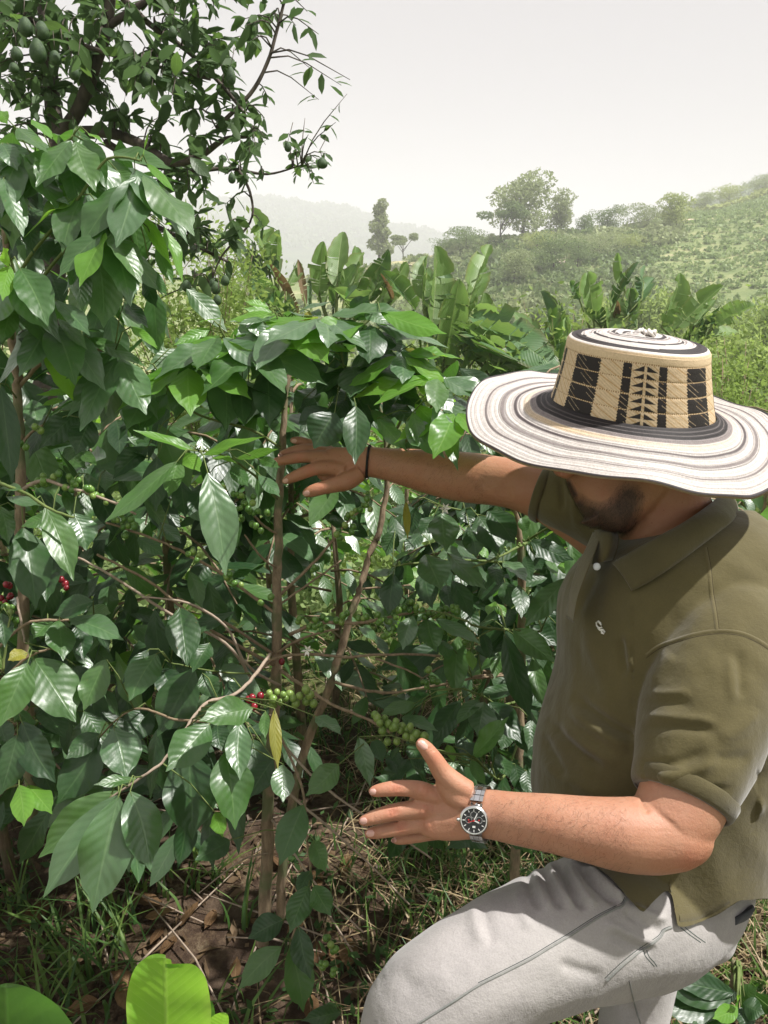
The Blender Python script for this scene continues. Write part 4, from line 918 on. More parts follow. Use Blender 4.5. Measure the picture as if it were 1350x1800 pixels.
# --- coffee bushes further back: stem, branches, hanging pairs of leaves
def bush(x, y, h, rad, label, n=170, kinds='dmmgl', fsz=(.09,.14), z0=None, berries=10, name='coffee_plant', cat='coffee plant', lo=.18):
    g = gz(x, y) if z0 is None else z0; r = empty(name, (x, y, g), label, cat, None)
    st = MB().tube([(x, y, g-.03), (x+U(-.03,.03), y, g+h*.5), (x, y, g+h*.97)], [0.016, 0.012, 0.004], 7)
    link('stem', st.mesh('stem', M['bark']), r).location = -Vector(r.location)
    br = MB(); k = 0; nb = max(8, int(n/9)); per = 9
    for i in range(nb):
        z = g+h*(lo+(.98-lo)*(i+.5)/nb); a = i*2.4+U(-.3,.3); ln = rad*(1.05-0.6*((z-g)/h)**2)*U(.75,1.1)
        dx, dy = math.cos(a), math.sin(a)
        pts = [Vector((x+dx*ln*t, y+dy*ln*t, z+ln*(0.35*t-0.55*t*t))) for t in (0, .25, .5, .75, 1)]
        br.tube(pts, [.005, .004, .0035, .003, .002], 5)
        for j in range(per):
            t = 0.22+0.78*(j+U(0,1))/per; i4 = min(int(t*4), 3); c = pts[i4].lerp(pts[i4+1], t*4-i4)
            sd = 1 if j % 2 else -1; dr = Vector((dx*.5-dy*sd*.7, dy*.5+dx*sd*.7, U(-1.1,-.1))).normalized(); q = U(*fsz)
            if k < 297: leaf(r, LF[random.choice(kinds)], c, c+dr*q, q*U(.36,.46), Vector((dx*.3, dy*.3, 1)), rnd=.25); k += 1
        if i < berries:
            c = pts[1].lerp(pts[2], U(0,1))
            for _ in range(3): cherry(r, c+Vector((U(-.015,.015), U(-.015,.015), U(-.015,.012))), .007)
    link('branch', br.mesh('branch', M['twig']), r).location = -Vector(r.location); return r
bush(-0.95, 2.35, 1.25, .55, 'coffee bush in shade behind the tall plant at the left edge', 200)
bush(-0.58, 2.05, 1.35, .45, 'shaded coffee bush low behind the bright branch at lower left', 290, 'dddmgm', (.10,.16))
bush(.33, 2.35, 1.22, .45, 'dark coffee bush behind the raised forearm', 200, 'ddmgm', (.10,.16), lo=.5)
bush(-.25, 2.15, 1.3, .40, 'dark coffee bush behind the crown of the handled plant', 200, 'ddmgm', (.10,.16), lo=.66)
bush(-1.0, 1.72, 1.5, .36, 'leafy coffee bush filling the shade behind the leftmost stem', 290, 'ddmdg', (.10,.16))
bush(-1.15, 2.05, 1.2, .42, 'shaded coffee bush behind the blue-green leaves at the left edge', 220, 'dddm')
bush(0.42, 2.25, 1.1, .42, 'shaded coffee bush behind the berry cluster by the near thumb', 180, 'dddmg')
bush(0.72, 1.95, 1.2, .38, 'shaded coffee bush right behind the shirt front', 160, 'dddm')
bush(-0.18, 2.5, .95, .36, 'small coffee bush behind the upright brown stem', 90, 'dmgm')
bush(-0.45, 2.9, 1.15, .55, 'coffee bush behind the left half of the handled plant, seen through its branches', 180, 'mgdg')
bush(0.12, 3.6, 1.15, .55, 'small sunlit coffee bush seen between the two stems of the handled plant', 120, 'gmgl')
bush(0.62, 2.7, 1.35, .6, 'coffee bush directly behind the dark plant in front of the shirt', 200, 'dmgd')
bush(1.15, 3.1, 1.3, .6, 'coffee bush hidden behind the man and the hat brim', 120, 'mdgl')
bush(-1.75, 3.4, 1.6, .7, 'coffee bush under the avocado tree', 160, 'dmdg')
bush(-0.75, 4.2, 1.5, .75, 'pale sunlit coffee bush beyond the shaded one on the left', 180, 'gmgml')
bush(0.35, 4.8, 1.15, .8, 'sunlit coffee bush below the upright banana leaves', 180, 'gmgml')
bush(1.3, 4.9, 1.2, .8, 'sunlit coffee bush below the drooping dark banana leaf', 180, 'mmgl')
bush(2.1, 4.2, 1.2, .7, 'coffee bush at the right behind the hat brim', 160, 'mmgl')
bush(-0.2, 6.4, 1.4, .9, 'farther coffee bush in front of the left banana plants', 180, 'gmgml')
bush(0.9, 6.6, 1.2, .9, 'farther coffee bush in front of the middle banana plants', 180, 'gmgml')

# tangled shrubs: one mass of foliage each on a real frame of stems
def shrub(x, y, h, rad, label, n, mat, seed, fs=0.05):
    g = gz(x, y); r = empty('shrub', (x, y, g), label, 'shrub'); R0 = np.random.RandomState(seed)
    b = MB(); C = []
    for k in range(26):
        a = R0.uniform(0, 6.28); q = rad*R0.uniform(.2, 1); hh = h*R0.uniform(.6, 1.05)
        pts = [Vector((x+math.cos(a)*q*t, y+math.sin(a)*q*t, g+hh*(t**0.8))) for t in (0, .3, .6, .85, 1)]
        b.tube(pts, [.010, .008, .006, .004, .002], 5)
        for _ in range(n//26):
            t = R0.uniform(.15, 1); i = min(int(t*4), 3); C.append(np.array(pts[i].lerp(pts[i+1], t*4-i))+R0.normal(0, .12, 3)*rad*1.1)
    V, Fc = scatter_faces(np.array(C), fs, R0, .2, .42)
    o = link('foliage', mesh_from('foliage', V, Fc, FM[mat], smooth=False), r); o.location = -Vector(r.location); o['kind'] = 'stuff'
    link('stems', b.mesh('stems', M['twig']), r).location = -Vector(r.location); return r
shrub(-1.7, 7.5, 3.0, 1.0, 'yellowish weedy shrub under the lowest avocado fruits', 11000, 'shrub', 71, .032)
shrub(-0.6, 8.2, 1.9, 1.2, 'green shrub at the foot of the leftmost banana plant', 7000, 'shrub', 72, .035)
shrub(2.75, 6.2, 1.45, .95, 'tangled shrub with small leaves between the hat brim and the right edge', 6500, 'shrub', 73, .026)
shrub(3.35, 7.2, 1.55, 1.2, 'taller tangled shrub cut by the right edge above the shoulder', 6000, 'shrub', 74, .028)
shrub(0.9, 9.5, 2.0, 1.4, 'low green shrub at the foot of the middle banana plants', 2600, 'shrub', 75)
shrub(2.2, 9.5, 2.3, 1.3, 'green shrub behind the left side of the hat brim', 2600, 'shrub', 76)
shrub(-3.0, 5.4, 2.2, 1.2, 'shrub filling the gap below the avocado tree at the left edge', 3600, 'dark', 77, .06)

# foreground broad leaves in the lower left corner
def broad_plant():
    q = P(297, 2050, .62); r = empty('broad_leaved_plant', (q.x, q.y, gz(q.x, q.y)), 'bright lime plant with broad bitten leaves at the bottom edge, nearest the camera', 'plant')
    def outline_leaf(pts, mid, d, mat, bend):
        """a leaf from its own outline: pts go round, mid is the rib from base to tip (pixels)"""
        q_ = catmull([(*p, 0) for p in pts+[pts[0]]], 4)[:-1]; c = [(1-t, t) for t in np.linspace(0, 1, 9)]
        n = len(q_); V = []; uv = []; Fc = []
        b0 = np.array(mid[0], float); b1 = np.array(mid[1], float); ax = (b1-b0)/np.linalg.norm(b1-b0); L_ = np.linalg.norm(b1-b0)
        for k, f in enumerate((0.0, 0.35, 0.7, 0.92, 1.0)):
            for p in q_:
                p2 = np.array(p[:2]); tt = np.clip((p2-b0) @ ax, 0, L_); on = b0+ax*tt; pp = on+(p2-on)*f
                s = np.sign((p2-on)[0])*np.linalg.norm((pp-on)); wv = s/75.0
                dd = d + bend*(wv*wv) + 0.004*math.sin(tt*0.09)*abs(wv) - 0.05*(tt/L_)**2
                V.append(P(pp[0], pp[1], dd)); uv.append((0.5+np.clip(wv, -1, 1)*0.5, tt/L_))
        for k in range(4):
            for i in range(n): Fc.append((k*n+i, k*n+(i+1) % n, (k+1)*n+(i+1) % n, (k+1)*n+i))
        o = link('leaf', mesh_from('leaf', V, Fc, mat, uv=uv), r); o.location = -Vector(r.location); return o
    outline_leaf([(260,1930),(232,1850),(222,1780),(225,1738),(236,1704),(254,1685),(272,1677),(289,1678),(292,1684),(300,1687),(303,1696),(313,1700),(321,1698),(324,1694),(343,1697),(361,1718),(369,1755),(371,1790),(362,1850),(330,1930),(296,1980)], [(296,1980),(290,1684)], .72, M['broad'], -.02)
    outline_leaf([(-60,1990),(-75,1850),(-40,1760),(0,1731),(30,1730),(60,1740),(95,1762),(120,1790),(138,1830),(120,1930),(60,2010)], [(20,2010),(10,1735)], .74, M['m'], -.03)
    outline_leaf([(365,1870),(362,1810),(372,1788),(388,1780),(400,1783),(402,1800),(395,1830),(380,1880)], [(372,1880),(396,1783)], .76, M['broad'], .01)
    outline_leaf([(330,1900),(350,1800),(362,1770),(372,1760),(378,1780),(382,1820),(370,1900)], [(352,1900),(370,1765)], .78, M['m'], .01)
    b = MB()
    for a in ((296,1980,.72),(20,2010,.74),(372,1880,.76),(352,1900,.78)):
        p = P(*a); b.tube([Vector(r.location), Vector(r.location).lerp(p, .5)+Vector((0,.03,.02)), p, P(a[0], a[1]-25, a[2]-.001)], [.004, .0035, .003, .002], 6)
    link('stalk', b.mesh('stalk', M['twigg']), r).location = -Vector(r.location)
broad_plant()

# ------------------------------------------------------------------ ground cover
def grass_mat(name, c1, c2):
    m, t, out = mat_new(name); g = t.nodes.new('ShaderNodeNewGeometry'); c = Mix(t, g.outputs['Random Per Island'], c1, c2)
    b = Principled(t, None, c, 0.5, 0.35); tr = t.nodes.new('ShaderNodeBsdfTranslucent'); L(t, c, tr.inputs[0])
    ms = t.nodes.new('ShaderNodeMixShader'); ms.inputs[0].default_value = .35; L(t, b.outputs[0], ms.inputs[1]); L(t, tr.outputs[0], ms.inputs[2]); L(t, ms.outputs[0], out.inputs[0]); return m
M['grass'] = grass_mat('grass_green', (0.04,0.11,0.025), (0.15,0.24,0.05)); M['straw'] = grass_mat('grass_straw', (0.22,0.15,0.08), (0.48,0.38,0.22))
def blades(pts, hgt, wd, bend, R0, flat=0.0):
    V = []; Fc = []
    for (x, y) in pts:
        z = gz(x, y); h = hgt*R0.uniform(.4, 1.2); a = R0.uniform(0, 6.28); dx, dy = math.cos(a), math.sin(a); bx = bend*R0.uniform(.2, 1.3)*h; w_ = wd*R0.uniform(.6, 1.3); b = len(V); hh = h*(1-flat)
        for t in (0, .35, .7, 1.0):
            ww = w_*(1-t**1.6)*.5+.0002; cx, cy, cz = x+dx*bx*t*t, y+dy*bx*t*t, z+hh*(t-.25*bend*t*t)-.005+flat*.01
            V += [(cx-dy*ww, cy+dx*ww, cz), (cx+dy*ww, cy-dx*ww, cz)]
        Fc += [(b, b+1, b+3, b+2), (b+2, b+3, b+5, b+4), (b+4, b+5, b+7, b+6)]
    return V, Fc
def gz_many(P_): return ground_z(P_[:, 0], P_[:, 1])
_gzc = gz
R3 = np.random.RandomState(31)
def spread(n, clusters, R0):
    out = []
    for _ in range(n):
        x, y, s = clusters[R0.randint(len(clusters))]; out.append((R0.normal(x, s), R0.normal(y, s)))
    return out
cl = [(R3.uniform(-.1, 2.2), R3.uniform(1.5, 4.2), R3.uniform(.06, .2)) for _ in range(150)] + [(R3.uniform(-1.6, .2), R3.uniform(2.2, 4.8), .15) for _ in range(26)] + [(R3.uniform(0, 1.3), R3.uniform(.7, 1.6), .12) for _ in range(36)]
V, Fc = blades(spread(14000, cl, R3), .13, .006, .8, R3); o = link('grass', mesh_from('grass', V, Fc, M['grass'])); tag(o, kind='stuff')
V, Fc = blades(spread(9000, [(a, b, c*1.4) for a, b, c in cl], R3), .16, .0045, 1.3, R3, .55); o = link('dry_grass', mesh_from('dry_grass', V, Fc, M['straw'])); tag(o, kind='stuff')
lf_ = []
for (px, py, s) in [(25,1600,.03),(75,1640,.03),(170,1600,.04),(190,1700,.06),(150,1780,.08),(40,1700,.06),(240,1560,.03),(20,1780,.08),(130,1690,.05),(330,1540,.05),(380,1560,.04),(205,1640,.03),(90,1760,.06),(430,1620,.03),(420,1780,.05)]:
    d = 1.6/(math.sin(PITCH)+math.cos(PITCH)*(py-900)/F)*1.0; q = P(px, py, d); lf_.append((q.x, q.y, s))
V, Fc = blades(spread(300, lf_, R3), .17, .009, 1.0, R3); o = link('tall_grass', mesh_from('tall_grass', V, Fc, M['grass'])); tag(o, kind='stuff')
C = []; R7 = np.random.RandomState(44)
for i in range(420):
    x, y = R7.uniform(-1.4, .9), R7.uniform(.9, 2.6); s_ = R7.uniform(.02, .07); z = gz(x, y)
    if math.sin(x*5+1)*math.cos(y*4) < -.25: continue
    for k in range(11): C.append((x+R7.normal(0, s_), y+R7.normal(0, s_), z+abs(R7.normal(0, .03))+.006))
Vw, Fw = scatter_faces(np.array(C), .016, R7, -.1, .42)
tag(link('weeds', mesh_from('weeds', Vw, Fw, foliage_mat('weed_foliage', (0.022,0.058,0.018), (0.075,0.14,0.04), .3), smooth=False)), kind='stuff')
# fallen leaves
lit = MB(); R4 = np.random.RandomState(33)
DM = []
for i in range(30):
    px, py = R4.uniform(60, 620), R4.uniform(1480, 1790); d = 1.58/(math.sin(PITCH)+math.cos(PITCH)*(py-900)/F); q = P(px, py, d); z = gz(q.x, q.y)+.012
    a = R4.uniform(0, 6.28); ln = R4.uniform(.05, .11); b = Vector((q.x, q.y, z)); t = b+Vector((math.cos(a)*ln, math.sin(a)*ln, R4.uniform(-.005, .02)))
    o = leaf(None, LM['dead'], b, t, ln*.45, Vector((R4.normal(0,.3), R4.normal(0,.3), 1)), 'fallen_leaf', zs=ln*.5)
    DM.append(o)
    tag(o, 'dry brown coffee leaf lying on the soil below the plants', 'fallen leaf', 'dry leaves scattered on the soil')
V = []; Fc = []
for i in range(2600):   # crumbs of litter too small to count
    x, y = R4.uniform(-1.3, 1.6), R4.uniform(.5, 3.2); z = gz(x, y)+.004; a = R4.uniform(0, 6.28); l_, w_ = R4.uniform(.008, .035), R4.uniform(.004, .012); c, s = math.cos(a), math.sin(a); b = len(V)
    V += [(x-c*l_, y-s*l_, z), (x-s*w_, y+c*w_, z+R4.uniform(0,.012)), (x+c*l_, y+s*l_, z+R4.uniform(0,.01)), (x+s*w_, y-c*w_, z)]; Fc.append((b, b+1, b+2, b+3))
tag(link('leaf_litter', mesh_from('leaf_litter', V, Fc, grass_mat('litter_brown', (0.05,0.03,0.018), (0.22,0.15,0.085)), smooth=False)), kind='stuff')
sb = MB()
for i in range(90):
    x, y = R4.uniform(-.9, 1.7), R4.uniform(1.0, 3.4); a = R4.uniform(0, 3.14); ln = R4.uniform(.1, .35); z = gz(x, y)+.01; c, s = math.cos(a), math.sin(a)
    sb.tube([(x-c*ln, y-s*ln, z), (x+R4.normal(0,.01), y, z+R4.uniform(.0,.03)), (x+c*ln, y+s*ln, gz(x+c*ln, y+s*ln)+R4.uniform(.01,.06))], [.002, .0028, .0012], 5)
tag(link('fallen_twigs', sb.mesh('fallen_twigs', M['twigp'])), kind='stuff')
# ------------------------------------------------------------------ the man
def ring_loft(mb, path, n=28, per=4, sup=2.0, cap=True):
    """path rows (px, py, depth, half width in px, half depth in m); the section stays square to the path"""
    q = catmull(path, per); m = len(q); C = [P(*r[:3]) for r in q]; V = []; Fc = []
    for i, r in enumerate(q):
        t = (C[min(i+1, m-1)]-C[max(i-1, 0)]).normalized(); vw = (C[i]-CAM).normalized()
        a = t.cross(vw)
        if a.length < 1e-3: a = RT.copy()
        a.normalize(); b = a.cross(t).normalized()
        rw = r[3]*r[2]/F
        for k in range(n):
            g = 2*math.pi*k/n; c, s = math.cos(g), math.sin(g); c = math.copysign(abs(c)**(2/sup), c); s = math.copysign(abs(s)**(2/sup), s)
            V.append(C[i]+a*(c*rw)+b*(s*r[4]))
    for i in range(m-1):
        for k in range(n): Fc.append((i*n+k, i*n+(k+1) % n, (i+1)*n+(k+1) % n, (i+1)*n+k))
    if cap: Fc.append(tuple(range(n))[::-1]); Fc.append(tuple((m-1)*n+k for k in range(n)))
    mb.add(V, Fc)
def row_loft(mb, rows, n=44, per=4, sup=2.3):
    """rows (py, left px, right px, depth, half depth)"""
    q = catmull(rows, per); V = []; Fc = []; m = len(q)
    for r in q:
        y, xl, xr, d, hd = r; cx = (xl+xr)/2; hw = (xr-xl)/2
        for k in range(n):
            g = 2*math.pi*k/n; c, s = math.cos(g), math.sin(g); c = math.copysign(abs(c)**(2/sup), c); s = math.copysign(abs(s)**(2/sup), s)
            V.append(P(cx+c*hw, y, d)+FW*(s*hd))
    for i in range(m-1):
        for k in range(n): Fc.append((i*n+k, (i+1)*n+k, (i+1)*n+(k+1) % n, i*n+(k+1) % n))
    Fc.append(tuple(range(n))); Fc.append(tuple((m-1)*n+k for k in range(n))[::-1])
    mb.add(V, Fc)
def fix_normals(me):
    b = bmesh.new(); b.from_mesh(me); bmesh.ops.recalc_face_normals(b, faces=b.faces); b.to_mesh(me); b.free()
def solidify(mb, voxel, smooth, fac=0.5, name='tmp'):
    """one continuous skin round all the overlapping volumes"""
    me = mesh_from(name, mb.V, mb.F); fix_normals(me)
    o = bpy.data.objects.new(name, me); COL.objects.link(o)
    r = o.modifiers.new('r', 'REMESH'); r.mode = 'VOXEL'; r.voxel_size = voxel; r.use_smooth_shade = True
    s = o.modifiers.new('s', 'SMOOTH'); s.iterations = smooth; s.factor = fac
    bpy.context.view_layer.update(); dg = bpy.context.evaluated_depsgraph_get(); out = bpy.data.meshes.new_from_object(o.evaluated_get(dg))
    bpy.data.objects.remove(o); bpy.data.meshes.remove(me); out.polygons.foreach_set('use_smooth', [True]*len(out.polygons)); return out
def arrays(me):
    co = np.empty(len(me.vertices)*3, dtype=np.float32); me.vertices.foreach_get('co', co); co = co.reshape(-1, 3).astype(float)
    no = np.empty(len(me.vertices)*3, dtype=np.float32); me.vertex_normals.foreach_get('vector', no); return co, no.reshape(-1, 3).astype(float)
def push(me, fn):
    co, no = arrays(me); px, py, d = proj(co); amt = fn(px, py, d, co, no)
    co = co + no*amt[:, None]; me.vertices.foreach_set('co', co.astype(np.float32).ravel()); me.update()
def seg(px, py, x0, y0, x1, y1, w_, curve=0.0):
    """1 on the segment, falling off over w_ px (ends fade too)"""
    dx, dy = x1-x0, y1-y0; L2 = dx*dx+dy*dy; t = ((px-x0)*dx+(py-y0)*dy)/L2; tc = np.clip(t, 0, 1)
    s = (-(px-x0)*dy+(py-y0)*dx)/math.sqrt(L2) - curve*4*tc*(1-tc)
    e = np.where(t < 0, t*math.sqrt(L2), np.where(t > 1, (t-1)*math.sqrt(L2), 0))
    fade = np.clip(np.sin(math.pi*np.clip(t, 0.0, 1.0))*1.8, 0, 1)
    return np.exp(-(s/w_)**2)*np.exp(-(e/w_)**2)*fade
def set_col(me, c, name='pattern'):
    a = me.color_attributes.new(name, 'FLOAT_COLOR', 'POINT'); c4 = np.hstack([c, np.ones((len(c), 1))]).astype(np.float32); a.data.foreach_set('color', c4.ravel())
def bvh_of(me):
    vs = [v.co.copy() for v in me.vertices]; return BVHTree.FromPolygons(vs, [tuple(p.vertices) for p in me.polygons])
def on(bvh, px, py, lift=0.0005):
    p = P(px, py, 1.0); dr = (p-CAM).normalized(); h = bvh.ray_cast(CAM, dr)
    if h[0] is None: return None
    n = h[1] if h[1].dot(dr) < 0 else -h[1]
    return h[0] + n*lift, n

man = empty('person', (P(1160, 1800, 1.2).x, P(1160, 1800, 1.2).y, 0.2), 'crouching man in olive polo shirt and pale grey jeans reaching into the coffee plant', 'person')
MO = Vector(man.location)
def part(name, me, parent=None):
    o = bpy.data.objects.new(name, me); COL.objects.link(o); par = parent or man; o.parent = par
    if par is man: o.location = -MO
    return o

# body: head, neck, arms and hands in one skin
b = MB()
row_loft(b, [(640,1070,1180,1.15,.03),(665,1035,1205,1.15,.06),(710,1012,1222,1.15,.076),(760,1000,1228,1.15,.078),(800,994,1230,1.15,.076),(822,993,1226,1.15,.073),(842,997,1214,1.148,.069),(862,1003,1192,1.145,.063),(882,1013,1166,1.14,.057),(902,1024,1142,1.135,.049),(918,1038,1122,1.132,.040),(930,1056,1106,1.13,.028),(935,1068,1096,1.13,.016)], 40, 4, 2.15)
ring_loft(b, [(1012,772,1.13,8,.010),(1001,798,1.128,12,.014),(990,818,1.126,14,.016),(981,829,1.126,12,.014),(977,833,1.126,7,.008)], 16)
b.ball(P(996,832,1.112), (.012,.009,.008), 12, 8); 
0 and ring_loft(b, [(1022,862,1.10,4,.008),(1012,866,1.125,6,.012),(1016,868,1.155,4,.008)], 12); 0 and ring_loft(b, [(1034,884,1.10,4,.008),(1023,884,1.12,6.5,.012),(1026,886,1.15,4,.008)], 12)
ring_loft(b, [(1042,905,1.12,26,.022),(1052,920,1.12,14,.014)], 16)
ring_loft(b, [(1138,770,1.075,6,.012),(1150,790,1.068,16,.012),(1150,815,1.068,14,.010),(1144,838,1.072,8,.008)], 14)
ring_loft(b, [(1150,800,1.16,70,.062),(1163,880,1.155,78,.062),(1178,940,1.16,90,.066),(1195,1010,1.18,115,.09),(1200,1060,1.19,130,.11)], 36)
row_loft(b, [(960,1085,1300,1.2,.07),(1000,1050,1330,1.2,.12),(1080,1030,1340,1.2,.14),(1200,1030,1340,1.2,.14),(1330,1010,1320,1.19,.13),(1450,1030,1300,1.18,.12)], 36)   # trunk, under the shirt
# near arm
arm1 = [(1262,1130,1.06,80,.06),(1250,1220,1.02,74,.055),(1230,1310,.985,74,.052),(1210,1380,.96,76,.050),(1190,1425,.948,74,.048),(1170,1452,.942,68,.046)]
ring_loft(b, arm1, 32)
ring_loft(b, [(1212,1474,.95,44,.036),(1196,1470,.944,57,.042),(1176,1468,.940,62,.0455),(1140,1468,.938,65,.045),(1090,1466,.935,62,.043),(1030,1457,.94,55,.038),(970,1447,.95,49.5,.034),(910,1439,.965,44.5,.029),(868,1432,.978,41.5,.025),(842,1430,.985,41,.022),(822,1429,.99,43,.020)], 32)
b.ball(P(1197,1461,.948), (.034,.033,.034), 18, 12)
# near hand: palm
ring_loft(b, [(850,1430,.983,40,.021),(818,1428,.99,45,.019),(785,1427,.996,47.5,.0165),(766,1427,.998,45.5,.0140),(750,1427,.999,42.5,.0110),(738,1428,1.0,38,.0080),(727,1430,1.0,31,.0050),(718,1431,1.0,22,.0025)], 30, sup=2.5)
ring_loft(b, [(826,1392,.985,18,.015),(800,1378,.985,20,.0155),(778,1358,.983,18,.0135),(764,1336,.98,15.5,.0115),(750,1317,.978,13.5,.010),(738,1305,.976,10,.0075),(734,1301,.976,5,.004)], 20)   # thumb
ring_loft(b, [(840,1414,.990,24,.015),(815,1402,.988,26,.0175),(790,1385,.988,20,.015),(775,1366,.988,14,.011)], 18)
def finger(pts, n=18): ring_loft(b, [(*p[:3], p[3], p[3]*p[2]/F*0.98) for p in pts], n)
finger([(780,1404,.997,14),(744,1391,.993,16.5),(722,1386,.99,14.6),(697,1385.5,.987,13.8),(675,1388,.985,12.4),(660,1390.5,.985,10.5),(652,1392,.985,7.5),(648,1393,.985,3.5)])
finger([(784,1424,1.0,15),(744,1421,.994,17.5),(716,1424,.992,15.4),(690,1428,.990,14.8),(664,1435,.987,13.3),(645,1441,.986,11),(635,1444,.986,8),(630,1445.5,.986,3.5)])
finger([(788,1447,1.003,15),(750,1447,.998,16.2),(724,1451,.997,14.8),(702,1455,.997,14),(676,1460,.995,12.6),(657,1464,.993,11),(646,1466,.993,8),(641,1467,.993,3.5)])
finger([(790,1462,1.012,12),(760,1464,1.014,13),(738,1469,1.012,11.5),(722,1472,1.010,11),(706,1475,1.010,9.8),(695,1477,1.010,7.5),(689,1478,1.010,3)])
# far arm
ring_loft(b, [(1060,905,1.36,80,.070),(1010,885,1.37,64,.062),(960,866,1.39,52,.052),(915,853,1.405,45.5,.046),(875,846,1.42,43.5,.044),(835,841,1.435,44.5,.043),(795,836,1.45,43,.041),(755,829,1.46,39,.037),(715,822,1.47,33.5,.031),(680,816,1.475,28.5,.026),(650,812,1.48,26.5,.022),(630,812,1.482,27.5,.020)], 32)
ring_loft(b, [(648,812,1.48,26,.021),(622,815,1.482,30,.018),(598,819,1.482,33,.016),(578,817,1.482,32,.014),(566,813,1.482,26,.012)], 26, sup=2.4)
def fingerf(pts): ring_loft(b, [(*p[:3], p[3], p[3]*p[2]/F*1.0) for p in pts], 16)
fingerf([(604,826,1.475,14),(580,823,1.470,13.5),(560,823,1.464,12.3),(542,828,1.460,11.6),(522,836,1.459,10.5),(508,842,1.459,8.8),(500,846,1.459,6),(496,848,1.459,3)])
fingerf([(600,808,1.482,13),(575,804,1.480,12),(550,803,1.474,11.2),(526,804,1.470,10.5),(504,808,1.470,9.5),(488,811,1.471,8),(479,813,1.471,5.5),(475,814,1.471,3)])
fingerf([(590,800,1.492,11),(568,795,1.492,10.5),(545,790,1.490,10),(524,791,1.488,9.4),(508,795,1.488,8.5),(496,799,1.489,6.5),(490,801,1.489,3)])
fingerf([(585,795,1.505,10),(560,786,1.505,9.5),(540,779,1.504,8.8),(525,775,1.504,8),(515,774,1.504,6),(510,774,1.504,3)])
ring_loft(b, [(634,832,1.468,14,.014),(612,845,1.462,16.5,.0165),(592,851,1.456,14.5,.0145),(570,857,1.452,12.3,.0125),(552,862,1.450,11.3,.011),(540,866,1.450,9,.008),(532,869,1.450,4,.004)], 18)
body_me = solidify(b, 0.0019, 8)
def body_push(px, py, d, co, no):
    a = np.zeros(len(px)); near = d < 1.2
    for x0, y0, x1, y1, w_, amp in [(1124,1404,1140,1430,4,-1.4),
        (690,1381,691,1392,1.6,-.6),(696,1380,697,1392,1.6,-.7),(702,1381,702,1391,1.6,-.6),(684,1423,686,1435,1.7,-.7),(690,1421,692,1434,1.7,-.8),(696,1422,697,1433,1.7,-.6),(698,1449,700,1461,1.7,-.7),(704,1448,706,1460,1.7,-.7),
        (660,1384,661,1396,1.6,-.4),(656,1431,659,1444,1.6,-.4),(668,1457,670,1469,1.6,-.4),(755,1322,768,1316,2,-.6),(750,1318,764,1311,2,-.4),(745,1398,830,1420,9,.9),(748,1425,830,1430,8,.8),(752,1447,830,1440,8,.7),(738,1390,752,1392,9,.9),(738,1423,752,1424,9,.9),(745,1449,757,1450,9,.8)]:
        a += np.where(near, seg(px, py, x0, y0, x1, y1, w_), 0)*amp*0.0015
    for x0, y0, x1, y1, w_, amp in [(835,850,905,858,16,-2.5),(870,862,905,872,10,-1.5),(545,817,548,833,2,-.6),(525,798,527,812,2,-.6),(580,820,630,812,8,1.2)]:
        a += np.where(d > 1.3, seg(px, py, x0, y0, x1, y1, w_), 0)*amp*0.001
    for x0, y0, x1, y1, w_, amp in [(1002,836,1018,868,4,-2.0),(1030,845,1075,905,18,1.5),(1088,948,1150,948,4,-1.0),(1120,955,1200,920,5,-.8),(1110,932,1190,870,10,-1.5)]:
        a += np.where((d < 1.25) & (py < 1000), seg(px, py, x0, y0, x1, y1, w_), 0)*amp*0.001
    return a
push(body_me, body_push)
def inpoly(px, py, poly):
    c = np.zeros(len(px), dtype=bool); n = len(poly)
    for i in range(n):
        x0, y0 = poly[i]; x1, y1 = poly[(i+1) % n]; k = ((y0 > py) != (y1 > py)) & (px < (x1-x0)*(py-y0)/(y1-y0+1e-9)+x0); c ^= k
    return c
BEARD = [(1016,872),(1034,884),(1058,890),(1076,882),(1086,866),(1094,856),(1112,852),(1124,862),(1127,878),(1120,904),(1112,926),(1098,942),(1070,948),(1040,942),(1018,922),(1006,898),(1004,882)]
MOUST = [(994,842),(1001,843),(1009,858),(1018,874),(1008,874),(998,856)]
co, no = arrays(body_me); px, py, dd = proj(co); head = (dd < 1.3) & (py < 960) & (px > 960)
def soft(poly, r):
    acc = np.zeros(len(px))
    for k in range(12):
        a = k*math.pi/6; acc += inpoly(px+math.cos(a)*r, py+math.sin(a)*r, poly)
    return acc/12
bm = np.where(head, np.maximum(np.maximum(soft(BEARD, 9)**.8, soft(MOUST, 3)), .40*soft([(1072,835),(1092,826),(1128,832),(1132,870),(1086,872)], 14)), 0)
cheek = np.where(head, np.exp(-((px-1045)/30)**2-((py-850)/22)**2), 0)
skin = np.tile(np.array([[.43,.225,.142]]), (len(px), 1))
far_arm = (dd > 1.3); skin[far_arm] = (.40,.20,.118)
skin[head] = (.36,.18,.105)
kn = np.zeros(len(px))
for x, y, r, w_ in [(697,1386,11,.7),(691,1428,12,.8),(704,1455,12,.8),(745,1392,12,.4),(745,1424,12,.4),(752,1449,12,.3),(764,1332,13,.5),(1212,1515,26,.6),(545,825,9,.6),(526,803,9,.6),(565,858,10,.5),(655,1392,10,.7),(638,1443,10,.8),(650,1465,10,.8),(738,1306,14,.7)]:
    kn += np.exp(-((px-x)/r)**2-((py-y)/r)**2)*w_
kn = np.clip(kn, 0, 1)[:, None]; skin = skin*(1-kn)+np.array([.47,.185,.115])*kn
nose = np.where(head, np.exp(-((px-984)/14)**2-((py-830)/12)**2), 0)[:, None]; skin = skin*(1-nose*.5)+np.array([.42,.14,.10])*nose*.5
